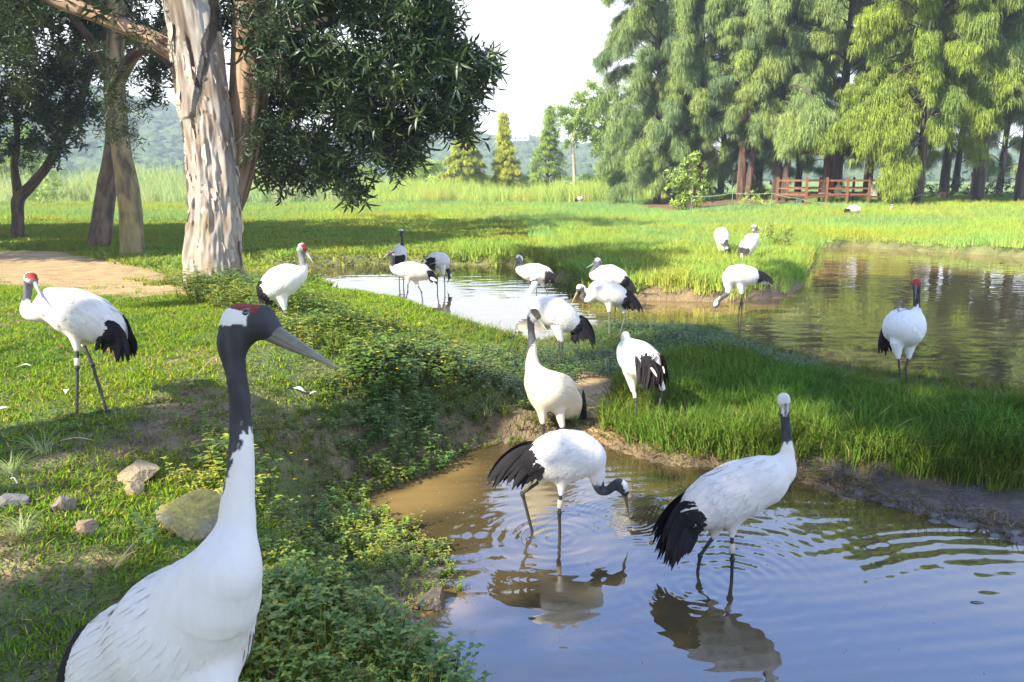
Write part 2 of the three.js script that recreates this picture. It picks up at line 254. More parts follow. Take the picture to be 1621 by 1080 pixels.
const PLANTS = [zone([[398, 462], [480, 478], [560, 506], [650, 528], [740, 556], [830, 600], [852, 640], [845, 668], [800, 690], [700, 712], [630, 742], [570, 770], [500, 770], [470, 720], [500, 690], [560, 640], [575, 600], [545, 570], [500, 540], [430, 512]]), zone([[415, 730], [480, 745], [545, 800], [600, 850], [680, 885], [715, 925], [645, 985], [700, 1055], [760, 1120], [700, 1300], [500, 1300], [400, 1120], [395, 930], [380, 820]]), zone([[110, 398], [180, 408], [290, 428], [300, 452], [240, 450], [120, 420]]), zone([[375, 440], [420, 455], [430, 500], [330, 480], [300, 462]])];
const inPlants = (x, z) => Math.max(ss(1.1, .7, sdPoly(PB, x, z, 3) + .4 * noise3(x * 2, 6, z * 2)) * ss(.9, -.1, x) * ss(-9.2, -8.2, z), ...PLANTS.map((P) => ss(.3, -.25, sdPoly(P, x, z) + .35 * noise3(x * 2.2, 2, z * 2.2))));
const SPIT = zone([[1010, 600], [1080, 560], [1190, 580], [1300, 606], [1400, 622], [1621, 655], [1900, 690], [2300, 760], [2300, 830], [1800, 772], [1621, 760], [1500, 754], [1400, 747], [1300, 737], [1225, 735], [1150, 728], [1060, 716], [1000, 702], [960, 692], [990, 650]]);
const inSpit = (x, z) => ss(.2, -.15, sdPoly(SPIT, x, z) + .2 * noise3(x * 2, 2, z * 2));
const CREEP = zone([[760, 566], [830, 566], [880, 550], [930, 528], [1000, 522], [1100, 528], [1190, 553], [1260, 575], [1310, 592], [1240, 592], [1190, 585], [1090, 565], [1030, 590], [960, 600], [905, 585], [880, 620], [860, 650], [830, 620]]);
const inCreep = (x, z) => ss(.25, -.15, sdPoly(CREEP, x, z) + .25 * noise3(x * 2, 9, z * 2));
const G = [[.11, .23, .022], [.17, .29, .028], [.25, .31, .04], [.38, .34, .11]], GY = [[.24, .34, .06], [.31, .39, .07], [.36, .41, .09], [.45, .43, .18]], GD = [[.09, .165, .03], [.11, .185, .035], [.14, .195, .045], [.27, .245, .10]];
const lawnT = [1, 2, 3].map((k) => tuft(k, 20, .06, .02, .055, .003, 1.1, 2, G));
const thatch = [4, 5].map((k) => tuft(k, 12, .09, .02, .06, .003, 2.2, 2, [[.20, .15, .08], [.26, .20, .11], [.14, .10, .055], [.10, .10, .03]]));
const spitT = [6, 7, 8].map((k) => tuft(k, 20, .07, .14, .34, .0042, 1.0, 4, GD));
const tallT = [9, 10].map((k) => tuft(k, 26, .16, .18, .46, .0075, .8, 3, GY));
const meadT = [11, 12].map((k) => tuft(k, 46, .5, .14, .5, .011, .7, 2, GY));
const lowT = [13, 14].map((k) => tuft(k, 26, .3, .07, .2, .018, 1.3, 2, [[.19, .27, .04], [.24, .30, .05], [.16, .23, .035]]));
const H1 = [[.06, .15, .022], [.08, .18, .026], [.12, .22, .03], [.18, .26, .03]];
const herbs = [21, 22, 23].map((k) => herb(k, 4, .20, .055, .017, H1));
const creepers = [24, 25].map((k) => herb(k, 5, .17, .04, .013, [[.07, .14, .022], [.09, .17, .026], [.12, .18, .03]]));
const onLeft = (x, z) => z > -17.5 && x < 3.2 && !(x > .4 && z < -9.5);
scatter('lawn_grass', lawnT, grassMat, [-15, 3, -17, -1.2], (d) => .036 + .005 * d, (x, z, d) => !onLeft(x, z) || d < .06 ? 0 : (1 - sandy(x, z) * .96) * (1 - .75 * bare(x, z)) * (1 - .6 * inPlants(x, z)) * (.5 + .5 * ss(-.5, .2, noise3(x * 1.2, 3, z * 1.2))), { seed: 31, size: (x, z) => 1 + .05 * -z, tint: (x, z, n, f) => [lerp(.95, 1.6, n) * lerp(.9, 1.1, f), lerp(1.0, 1.25, n), .8], label: 'short patchy lawn grass on the left bank' });
scatter('dry_thatch', thatch, grassMat, [-12, 2, -14, -1.2], (d) => .055 + .005 * d, (x, z, d) => !onLeft(x, z) || d < .05 ? 0 : .25 + .7 * bare(x, z) + .25 * sandy(x, z), { seed: 32, label: 'dry brown grass litter on the left bank' });
scatter('spit_grass', spitT, grassMat, [0, 16, -13.5, -5.5], .062, (x, z, d) => d < .08 || isMud(x, z) ? 0 : inSpit(x, z), { seed: 33, size: (x, z) => .85 + .6 * fbm(x * 1.2, 1, z * 1.2) + .15, tint: (x, z, n, f) => [lerp(.85, 1.5, n), lerp(.95, 1.2, f), .8], label: 'lush dark green grass covering the spit between the ponds' });
scatter('edge_grass', spitT, grassMat, [-1, 12, -14, -6], .11, (x, z, d) => d < .02 || isMud(x, z) ? 0 : (onLeft(x, z) ? .25 : .45) * (1 - sandy(x, z)), { seed: 34, size: () => .6, tint: (x, z, n, f) => [lerp(.9, 1.8, f), lerp(.9, 1.2, n), .9], label: 'thin straggling grass round the muddy neck of land' });
scatter('creeping_plants', creepers, herbMat, [-1, 8, -17, -8.5], .10, (x, z, d) => d < -.12 ? 0 : inCreep(x, z), { seed: 35, floor: -.02, size: (x, z) => .9 + .3 * noise3(x, 1, z), label: 'dark creeping plants along the back edge of the spit' });
scatter('bank_plants', herbs, herbMat, [-8, 3, -17, -1.4], (d) => .055 + .006 * d, (x, z, d) => d < -.1 ? 0 : .92 * inPlants(x, z), { seed: 36, floor: -.02, size: (x, z) => Math.max(.48, .66 + .65 * noise3(x * 1.5, 1, z * 1.5) + .04 * -z) * (1 - .5 * inLow(x, z)), tint: (x, z, n, f) => [lerp(.7, 1.9, n) * lerp(.8, 1.25, f), lerp(.75, 1.3, n), .75], label: 'leafy green plants crowding the bank of the ponds' });
scatter('bank_grass', spitT, grassMat, [-8, 3, -17, -1.4], (d) => .14 + .008 * d, (x, z, d) => d < .02 ? 0 : .7 * inPlants(x, z) * ss(-.1, .3, noise3(x * 1.1, 15, z * 1.1)), { seed: 45, size: (x, z) => .75 * (1 - .6 * inLow(x, z)), tint: (x, z, n, f) => [lerp(1.2, 2.4, f), lerp(1, 1.3, n), .9], label: 'grass growing up through the bank plants' });
scatter('edge_thatch', thatch, grassMat, [.2, 9, -14, -5], .06, (x, z, d) => d < .015 || d > .5 ? 0 : .7 * ss(.5, .15, d), { seed: 46, size: () => 1.5, label: 'brown dead grass at the muddy edge of the spit' });
scatter('weeds', herbs, herbMat, [-9, 2, -13, -1.4], (d) => .18 + .01 * d, (x, z, d) => !onLeft(x, z) || d < .1 ? 0 : .35 * ss(-.1, .4, noise3(x * 1.4, 12, z * 1.4)), { seed: 37, size: () => .5, label: 'small weeds scattered in the lawn' });
scatter('point_grass', tallT, grassMat, [-2, 13, -37, -17], .15, (x, z, d) => d < .02 || onLeft(x, z) ? 0 : z < -27 && d > 1.5 && x < 2 ? 0 : .95, { seed: 38, size: (x, z) => .85 + .3 * noise3(x * .7, 1, z * .7), tint: (x, z, n, f) => [lerp(.8, 1.25, n), lerp(.9, 1.1, f), .9], label: 'tall bright grass on the sunlit point of the meadow' });
scatter('meadow_grass', meadT, grassMat, [-60, 62, -80, -26], (d) => .26 + .006 * (d - 26), (x, z, d) => { if (d < .1) return 0; const low = ss(4, -2, x) * ss(-50, -42, z); if (low > .5 || (x > 10 && x < 27 && z < -52 && z > -66 && noise3(x * .12, 8, z * .2) > -.1)) return 0; return .95; }, { seed: 39, size: (x, z) => .8 + .5 * fbm(x * .35, 1, z * .5), tint: (x, z, n, f) => { const k = clamp(.5 + .9 * fbm(x * .14, 3, z * .3)); return [lerp(.55, 1.15, k) * lerp(.85, 1.1, f), lerp(.78, 1.04, n) * lerp(.9, 1.04, k), lerp(1.5, .6, k)]; }, label: 'sunny meadow grass beyond the ponds' });
scatter('ground_cover', lowT, grassMat, [-42, 6, -52, -16.5], (d) => .16 + .006 * (d - 16), (x, z, d) => { if (d < -.05 || (x > 3 && z > -27)) return 0; if (z > -18 && inPlants(x, z) > .4) return .3; const low = ss(4, -2, x) * ss(-50, -42, z); return z > -27 ? .9 * (1 - sandy(x, z)) : low > .5 ? .97 : 0; }, { seed: 40, floor: 0, tint: (x, z, n, f) => [lerp(.75, 1.25, n), lerp(.85, 1.05, f), .9], label: 'low leafy ground cover behind the back pond' });
// reeds and tall grass at the far edge of the meadow
const reedT = [41, 42].map((k) => tuft(k, 34, .55, .9, 2.7, .015, .55, 4, [[.28, .36, .08], [.34, .40, .10], [.44, .43, .19], [.22, .31, .07]]));
scatter('reeds', reedT, grassMat, [-62, 15.5, -86, -70], .62, (x, z, d) => d < .1 ? 0 : ss(-71, -74, z + 2 * noise3(x * .2, 1, 4)), { seed: 43, size: (x, z) => .85 + .35 * noise3(x * .15, 1, z * .1) + (x < -20 ? .25 : 0), tint: (x, z, n, f) => [lerp(.75, 1.15, n), lerp(.9, 1.08, f), x < -15 ? 1.5 : .9], label: 'tall yellow green reeds along the far edge of the meadow' });
// yellow flowers among the bank plants
{
  const pos = [], idx = [], col = []; for (let k = 0; k < 7; k++) { const a = k / 7 * 6.283; leafInto(pos, idx, col, V(0, .22, 0), V(Math.cos(a), .2, Math.sin(a)).normalize(), UP, .014, .0055, [.85, .50, .02], .1, .2); } bladeInto(pos, idx, col, V(0, 0, 0), V(1, 0, 0), .22, .003, .1, 3, [.06, .1, .02], rng(2));
  const fl = geo(pos, idx, { col }), R = rng(44), list = [];
  for (const [x, y] of [[520, 676], [508, 706], [464, 756], [426, 758], [488, 771], [497, 816], [470, 805], [492, 868], [455, 640], [600, 545], [585, 520], [640, 535], [620, 560], [655, 575], [600, 590], [630, 610], [700, 600], [720, 560], [560, 520], [690, 640], [665, 540], [575, 545], [612, 530], [540, 530], [680, 590], [735, 590]]) { const g = groundHit(x, y + 12); list.push({ p: g.p, q: new THREE.Quaternion().setFromAxisAngle(UP, R() * 6), s: lerp(.9, 1.3, R()) * (1 + .03 * g.t) }); }
  tag(instanced('yellow_flowers', fl, leafMat([1, 1, 1]), list), 'small yellow flowers dotted among the bank plants');
}
// ---------- trees ----------
const turnTo = (d, spin) => { const q = new THREE.Quaternion().setFromUnitVectors(UP, d); return q.multiply(Q2.setFromAxisAngle(UP, spin)); };
function sprig(seed, n, len, L, W, tones, droop = .35) {   // a twig with lance shaped leaves
  const R = rng(seed), pos = [], idx = [], col = [];
  for (let k = 0; k < n; k++) { const t = k / (n - 1), c = V(.04 * Math.sin(t * 5), len * t, .03 * Math.cos(t * 4)), a = k * 2.4 + R() * .7, d = V(Math.cos(a), .55 + .8 * t - droop * R(), Math.sin(a)).normalize(); d.y -= droop * (1 - t); d.normalize(); leafInto(pos, idx, col, c, d, V(R() - .5, 1.2, R() - .5).normalize(), L * (.7 + .5 * R()), W * (.8 + .4 * R()), tones[Math.floor(R() * tones.length)], .3, .35); }
  bladeInto(pos, idx, col, V(0, 0, 0), V(1, 0, 0), len, .006, .05, 2, [.10, .08, .05], R);
  return geo(pos, idx, { col });
}
function strands(seed, n, len, w, tones, spread = .8, down = 1) {   // a spray of hanging needle twigs
  const R = rng(seed), pos = [], idx = [], col = [];
  for (let k = 0; k < n; k++) {
    const a = R() * 6.283, o = V((R() - .5) * .3, (R() - .5) * .25, (R() - .5) * .3), d = V(Math.cos(a), 0, Math.sin(a)), l = len * (.5 + .7 * R()), s = V(-d.z, 0, d.x).multiplyScalar(w), b = pos.length / 3, tone = tones[Math.floor(R() * tones.length)], rise = .25 * R();
    for (let i = 0; i <= 3; i++) { const t = i / 3, ww = 1 - .75 * t, x = l * spread * (.9 * t - .35 * t * t), y = l * (rise * t - down * t * t); pos.push(o.x + d.x * x + s.x * ww, o.y + y, o.z + d.z * x + s.z * ww, o.x + d.x * x - s.x * ww, o.y + y + w * .3, o.z + d.z * x - s.z * ww); for (let e = 0; e < 2; e++) col.push(...tone); }
    for (let i = 0; i < 3; i++) { const q = b + i * 2; idx.push(q, q + 1, q + 2, q + 1, q + 3, q + 2); }
  }
  return twoFaced(geo(pos, idx, { col }), .002, (p) => V(p.x, 0, p.z).multiplyScalar(.9 / len).add(V(0, .5, 0)), .6);
}
const crownMat = leafMat([1, 1, 1], { roughness: .42 });
const needleMat = leafMat([1, 1, 1]), glowMat = new THREE.MeshPhysicalMaterial({ vertexColors: true, side: THREE.DoubleSide, roughness: .9, transmission: .5, thickness: 0 });
const D1 = [[.02, .045, .018], [.026, .055, .02], [.032, .065, .022], [.05, .09, .022]];
const L1 = D1;
const slim = [1, 2, 3].map((k) => sprig(k, 15, .42, .25, .026, D1)), slimLit = [4, 5].map((k) => sprig(k, 16, .4, .13, .013, L1)), broad = [6, 7].map((k) => sprig(k, 14, .4, .25, .042, D1, .5)), bigDark = [8].map((k) => sprig(k, 16, 1.2, .5, .1, D1));
// balls: [px, py, radius px, dz, count share]
function crownFrom(name, parent, geos, balls, t0, per, size, o = {}) {
  const R = rng(o.seed ?? 3), lists = geos.map(() => []), base = parent.position, C = new THREE.Color();
  for (const [px, py, r, dz = 0, k = 1] of balls) {
    const c = at(px, py, t0 + dz), rr = r * (t0 + dz) / F, n = Math.round(per * rr * rr * k);
    const sub = Array.from({ length: o.clump ?? Math.max(5, Math.round(13 * rr)) }, () => V(R() - .5, R() - .5, R() - .5).normalize().multiplyScalar(rr * (.45 + .5 * R())));
    for (let i = 0; i < n; i++) { const d = V(R() - .5, R() - .5, R() - .5).normalize(), k2 = sub[Math.floor(R() * sub.length)], p = c.clone().add(k2).addScaledVector(V(R() - .5, (R() - .5) * .7, R() - .5).normalize(), Math.min(.62, rr * .55) * Math.pow(R(), .6)); d.add(k2.clone().normalize()); const dir = d.clone().multiplyScalar(.6).add(V(R() - .5, (o.drop ?? -.55) - .3 * R(), R() - .5)).normalize(), f = R(); lists[i % geos.length].push({ p: p.sub(base), q: turnTo(dir, R() * 6.28), s: size * (.75 + .5 * R()), c: C.clone().setRGB(lerp(.75, 1.3, f), lerp(.8, 1.2, f), lerp(.8, 1.1, R())) }); }
  }
  lists.forEach((l, i) => l.length && instanced('crown', geos[i], o.mat ?? crownMat, l, parent));
}
const bark = (c1, c2, fx, fy, moss) => (u, a, p) => { const r = noise3(Math.cos(a) * fx + p.y * .4, p.y * fy, Math.sin(a) * fx), f = noise3(Math.cos(a) * fx * 3, p.y * fy * 4, Math.sin(a) * fx * 3), k = clamp(.5 + .9 * r + .45 * f); let c = c1.map((v, i) => lerp(c2[i], v, k)); if (moss) { const m = clamp(ss(moss[3], 0, u) * .9 * (.55 + .8 * noise3(p.x * 3, p.y * 2, p.z * 3))); c = c.map((v, i) => lerp(v, moss[i], m)); } return c.map((v) => Math.max(.012, v * (1 + .2 * f))); };
const trunkMat = new THREE.MeshStandardMaterial({ vertexColors: true, roughness: .93 });
const px3 = (list, t) => list.map(([x, y, r, dz = 0]) => ({ p: at(x, y, t + dz), r: r * (t + dz) / F }));
function stem(name, parent, list, t, o) { const k = px3(list, t), base = parent.position; return mesh(name, tube(k.map((e) => e.p.clone().sub(base)), k.map((e) => e.r), o), trunkMat, parent); }
const rough = (amp, fx, fy) => (u, a, p) => amp * (noise3(Math.cos(a) * fx, p.y * fy, Math.sin(a) * fx) + .6 * Math.abs(noise3(Math.cos(a) * fx * 2.3 + 4, p.y * fy * 1.6, Math.sin(a) * fx * 2.3)) + .35 * noise3(Math.cos(a) * fx * 6, p.y * fy * 6, Math.sin(a) * fx * 6));

// the big tree with pale peeling bark
{
  const g = groundHit(340, 452), t = g.t, b = at(340, 456, t), tr = thing('paperbark_tree', b, 'big tree with a thick trunk of pale peeling bark beside the back pond', 'tree');
  const cream = [.46, .42, .37], brown = [.15, .11, .08];
  const face = [[341, 470, 50], [340, 445, 44], [337, 405, 43], [339, 350, 38.5], [340, 300, 36], [334, 240, 36], [329, 190, 36], [322, 140, 35.5], [315, 90, 36], [307, 40, 39], [301, 0, 41], [292, -80, 40], [284, -200, 36], [288, -340, 28], [296, -480, 18]];
  const col = bark(cream, brown, 2.2, .55, [.36, .31, .16, .42]);
  // a long pale flap of bark whose free edge runs down the front, a dark hollow beside it, flaking grey bark below
  const edgeX = (y) => { const k = [[-400, .99], [0, .95], [60, .74], [110, .34], [160, -.02], [195, -.3]]; for (let i = 0; i < k.length - 1; i++) if (y < k[i + 1][0]) return lerp(k[i][1], k[i + 1][1], clamp((y - k[i][0]) / (k[i + 1][0] - k[i][0]))); return -9; };
  const where = (a, p) => { const y = proj(p.clone().add(b))[1], e = edgeX(y) + .05 * noise3(3, y * .06, 1), x = Math.cos(a), front = Math.sin(a) < .15; return { y, x, front, d: e < -1 || !front ? 9 : x - e, g: front ? (x - .02 - .0012 * (y - 70) - .04 * noise3(1, y * .05, 2)) : 9 }; };
  stem('trunk', tr, face, t, { seg: 150, rows: 430, wob: (u, a, p) => { const w = where(a, p), low = ss(150, 215, w.y), q = V(Math.cos(a), p.y, Math.sin(a)); let h = (1 + low) * .5 * rough(.05, 2.6, .55)(u, a, p) + .03 * Math.sin(a * 5 + p.y * .7) * ss(.35, 0, u) + .018 * Math.abs(noise3(q.x * 9, p.y * .9, q.z * 9)); h += low * (.03 * noise3(q.x * 7, p.y * 2.2, q.z * 7) + .022 * noise3(q.x * 15, p.y * 5, q.z * 15) - .05 * ss(.25, .5, noise3(q.x * 4 + 7, p.y * .8, q.z * 4))); h += (1 - low) * .014 * noise3(q.x * 5, p.y * 2.5, q.z * 5); if (w.d < 9) h += w.d < 0 ? .055 * Math.exp(w.d * 2.2) : -.055 * Math.exp(-w.d * 3.5); if (w.y > 60 && w.y < 140) h -= .07 * ss(.09, .03, Math.abs(w.g)) * ss(60, 80, w.y) * ss(140, 120, w.y); return h; },
    col: (u, a, p) => { const w = where(a, p), c = col(u, a, p), low = ss(140, 200, w.y), s = ss(.18, .42, noise3(Math.cos(a) * 3 + 3, p.y * .35, Math.sin(a) * 3)), grey = [.34, .30, .26], rust = [.27, .19, .12], f = noise3(Math.cos(a) * 6, p.y * 3, Math.sin(a) * 6); let k = c.map((v, i) => lerp(v, brown[i] * 1.2, s * .55)); k = k.map((v, i) => lerp(v, lerp(grey[i], rust[i], ss(.1, .5, f)), Math.max(low * .65, w.d > 0 && w.d < 9 ? .85 : 0))); if (w.d > 0 && w.d < .22) k = brown.map((v) => v * .8); if (Math.abs(w.g) < .09 && w.y > 60 && w.y < 140) k = brown.map((v) => v * (.6 + .3 * f)); return k.map((v) => v * (1 + .25 * noise3(Math.cos(a) * 14, p.y * 6, Math.sin(a) * 14))); } });
  stem('second_stem', tr, [[362, 345, 10, .25], [376, 300, 15, .3], [387, 235, 21, .4], [394, 150, 28, .4], [400, 60, 32, .4], [408, -40, 34, .4], [420, -200, 28, .4], [440, -380, 16, .5]], t, { seg: 48, rows: 120, wob: rough(.05, 3, .6), col: bark([.34, .22, .14], [.10, .06, .04], 3, .6) });
  stem('limb', tr, [[315, 105, 20], [285, 88, 16], [245, 64, 13], [200, 42, 12], [150, 22, 11], [100, 4, 11], [30, -30, 9], [-60, -50, 6]], t, { seg: 24, rows: 90, wob: rough(.03, 3, 2), col: bark([.42, .28, .19], [.12, .07, .045], 3, 2) });
  stem('limb', tr, [[305, 130, 16, .3], [268, 92, 11, .6], [238, 76, 9, .9], [212, 86, 8, 1.1], [188, 118, 6, 1.2], [170, 150, 4, 1.3]], t, { seg: 16, rows: 50, wob: rough(.02, 3, 2), col: bark([.12, .09, .06], [.05, .035, .03], 3, 2) });
  for (const l of [[[395, 120, 14, .4], [460, 60, 9, .2], [540, 30, 7, 0], [640, 60, 4, -.2]], [[398, 60, 14, .4], [440, 100, 9, .8], [520, 140, 6, 1], [620, 170, 3, 1]], [[402, 0, 14, .4], [480, -60, 9, 0], [600, -60, 6, -.3], [700, 10, 3, -.3]], [[390, 170, 10, .5], [440, 200, 7, .9], [500, 240, 4, 1.1], [560, 280, 2, 1.2]]]) stem('limb', tr, l, t, { seg: 10, rows: 24, wob: rough(.01, 2, 2), col: bark([.10, .075, .05], [.04, .03, .025], 2, 2) });
  // loose curling sheets of bark
  const R = rng(77), sheets = [], crv = new THREE.CatmullRomCurve3(face.map(([x, y]) => at(x, y, t).sub(b)), false, 'centripetal');
  for (let i = 0; i < 120; i++) {
    const u = .10 + .54 * R(), c = crv.getPoint(u), s = u * (face.length - 1), k = Math.floor(s), r = lerp(face[k][2], face[k + 1][2], s - k) * t / F, a0 = 1.57 + (R() - .5) * 3.4, w = .035 + .08 * R(), h = .25 + 1.1 * R() * R(), curl = .02 + .07 * R() * R(), e = R() < .5 ? 1 : -1, pos = [], idx = [], cc = [], n = 4, m = 8, tone = R(), ang = (R() - .5) * .5;
    for (let q = 0; q <= m; q++) for (let j = 0; j <= n; j++) { const x = j / n, y = q / m, wid = w * (1 - .55 * Math.abs(y - .45) - .2 * noise3(i, y * 6, 2)), a = a0 + e * (x * wid + ang * y * h * .4) / r, lift = .022 + curl * x * x * (.35 + .65 * Math.sin(y * 3)) + .03 * noise3(i * 3, y * 3, x * 2); pos.push(c.x + Math.cos(a) * (r + lift), c.y - h * y, c.z + Math.sin(a) * (r + lift)); const f = noise3(i, x * 4, y * 9); cc.push(...[.62, .52, .43].map((v, z) => lerp(v, brown[z] * 1.6, clamp(tone * .45 + .3 * f)))); }
    for (let q = 0; q < m; q++) for (let j = 0; j < n; j++) { const A = q * (n + 1) + j; idx.push(A, A + 1, A + n + 1, A + 1, A + n + 2, A + n + 1); }
    sheets.push(geo(pos, idx, { col: cc }));
  }
  mesh('peeling_bark', merge(sheets), new THREE.MeshStandardMaterial({ vertexColors: true, roughness: .9, side: THREE.DoubleSide }), tr).userData.kind = 'stuff';
  crownFrom('crown', tr, slim, [[425, 40, 75, .6], [430, 150, 62, 1.2], [425, 215, 48, 1.2], [440, 262, 40, 1.4], [500, 40, 95, .3], [500, 160, 85, .8], [500, 235, 58, 1], [545, 270, 30, 1.0], [585, 40, 95, 0], [585, 150, 80, .3], [590, 215, 45, .6], [560, 285, 22, .8], [650, 50, 85, -.2], [655, 130, 75, 0], [632, 205, 45, .3], [690, 140, 60, -.2], [705, 75, 55, -.3], [735, 130, 45, -.3], [748, 95, 32, -.3], [690, 195, 36, 0], [725, 180, 32, -.1], [650, 15, 45, -.3], [640, 240, 22, .2]], t, 140, 1, { seed: 9 });
  crownFrom('crown', tr, slim, [[440, -90, 110, .3, .6], [600, -80, 80, 0, .6], [330, -150, 130, .5, .5], [220, -70, 80, 0, .6], [100, -100, 110, 0, .5], [-60, -110, 110, 0, .5]], t, 110, 1.15, { seed: 10 });
  crownFrom('crown', tr, slimLit, [[425, 40, 26, -.9], [440, 90, 22, -.8], [410, 120, 20, -.5], [400, 190, 16, -.4], [392, 225, 12, -.4], [440, 10, 24, -.9], [190, 130, 30, -.6], [205, 175, 20, -.6], [185, 185, 26, -.7], [178, 90, 26, -.6], [195, 215, 17, -.6], [30, 25, 42, -.8], [60, 70, 30, -.8], [20, 80, 30, -.8], [12, 125, 20, -.7], [220, 30, 20, -.5]], t, 210, .95, { seed: 11, drop: -.9 });
}
// two leaning trunks and a forked tree behind, at the left
{
  const tree = (label, stems, balls, t, per, seed, geos, c1, c2, moss) => { const b = at(stems[0][0][0], stems[0][0][1] + 2, t), o = thing('shade_tree', b, label, 'tree'); stems.forEach((s, i) => stem(i ? 'limb' : 'trunk', o, s, t, { seg: 28, rows: 80, wob: rough(.022, 2.4, 1.2), col: bark(c1, c2, 2.6, 1.3, i ? null : moss) })); crownFrom('crown', o, geos, balls, t, per, 1, { seed }); return o; };
  tree('left leaning brown trunk of the crossed pair behind the lawn', [[[155, 398, 18], [160, 360, 16], [167, 310, 14.5], [176, 260, 14], [182, 210, 14], [180, 140, 14], [174, 50, 14], [166, -60, 13], [150, -220, 9]], [[180, 130, 9], [140, 60, 7], [90, 0, 5], [30, -60, 4]]], [[130, 30, 70, 1.5], [90, 0, 80, 1], [180, 20, 50, 2], [140, -150, 170, 0, .6], [120, -350, 190, 0, .5], [240, -260, 170, 0, .5]], groundHit(157, 392).t, 46, 21, broad, [.17, .115, .075], [.06, .04, .03], null);
  tree('right mossy yellowish trunk of the crossed pair behind the lawn', [[[210, 412, 20], [209, 385, 17.5], [206, 330, 17], [200, 285, 16], [192, 240, 15], [187, 200, 14.5], [182, 120, 14], [186, 0, 13], [196, -160, 9]], [[184, 140, 8], [215, 90, 6], [250, 60, 5], [290, 20, 3]]], [[245, 70, 45, 1.2], [262, 125, 34, 1.5], [225, 120, 34, 1.5], [248, 20, 50, 1], [300, -160, 150, 0, .6], [380, -330, 170, 0, .5]], groundHit(208, 404).t, 46, 22, broad, [.28, .21, .10], [.085, .06, .035], [.30, .25, .09, .5]);
  tree('slender forked tree with dark leaves at the left edge', [[[27, 384, 9.5], [28, 345, 8.5], [29, 316, 9], [50, 293, 7], [72, 266, 6.5], [96, 226, 6], [122, 172, 5.5], [146, 100, 5], [160, 20, 4]], [[29, 322, 7], [26, 290, 6], [22, 262, 5], [27, 232, 4.5], [24, 170, 4]]], [[70, 60, 80, 0], [30, 120, 70, 0], [95, 140, 55, -.5], [50, 190, 45, 0], [12, 190, 45, 0], [120, 190, 28, -.6], [108, 225, 22, -.8], [92, 245, 14, -.8], [140, 150, 34, -.5], [140, 90, 50, 0], [85, 205, 34, -.3], [20, 40, 80, 0], [10, 250, 30, 2, .7], [70, -90, 150, 0, .5], [-60, 60, 120, 0, .6]], groundHit(27, 378).t, 50, 23, broad, [.13, .09, .06], [.05, .035, .025], null);
}
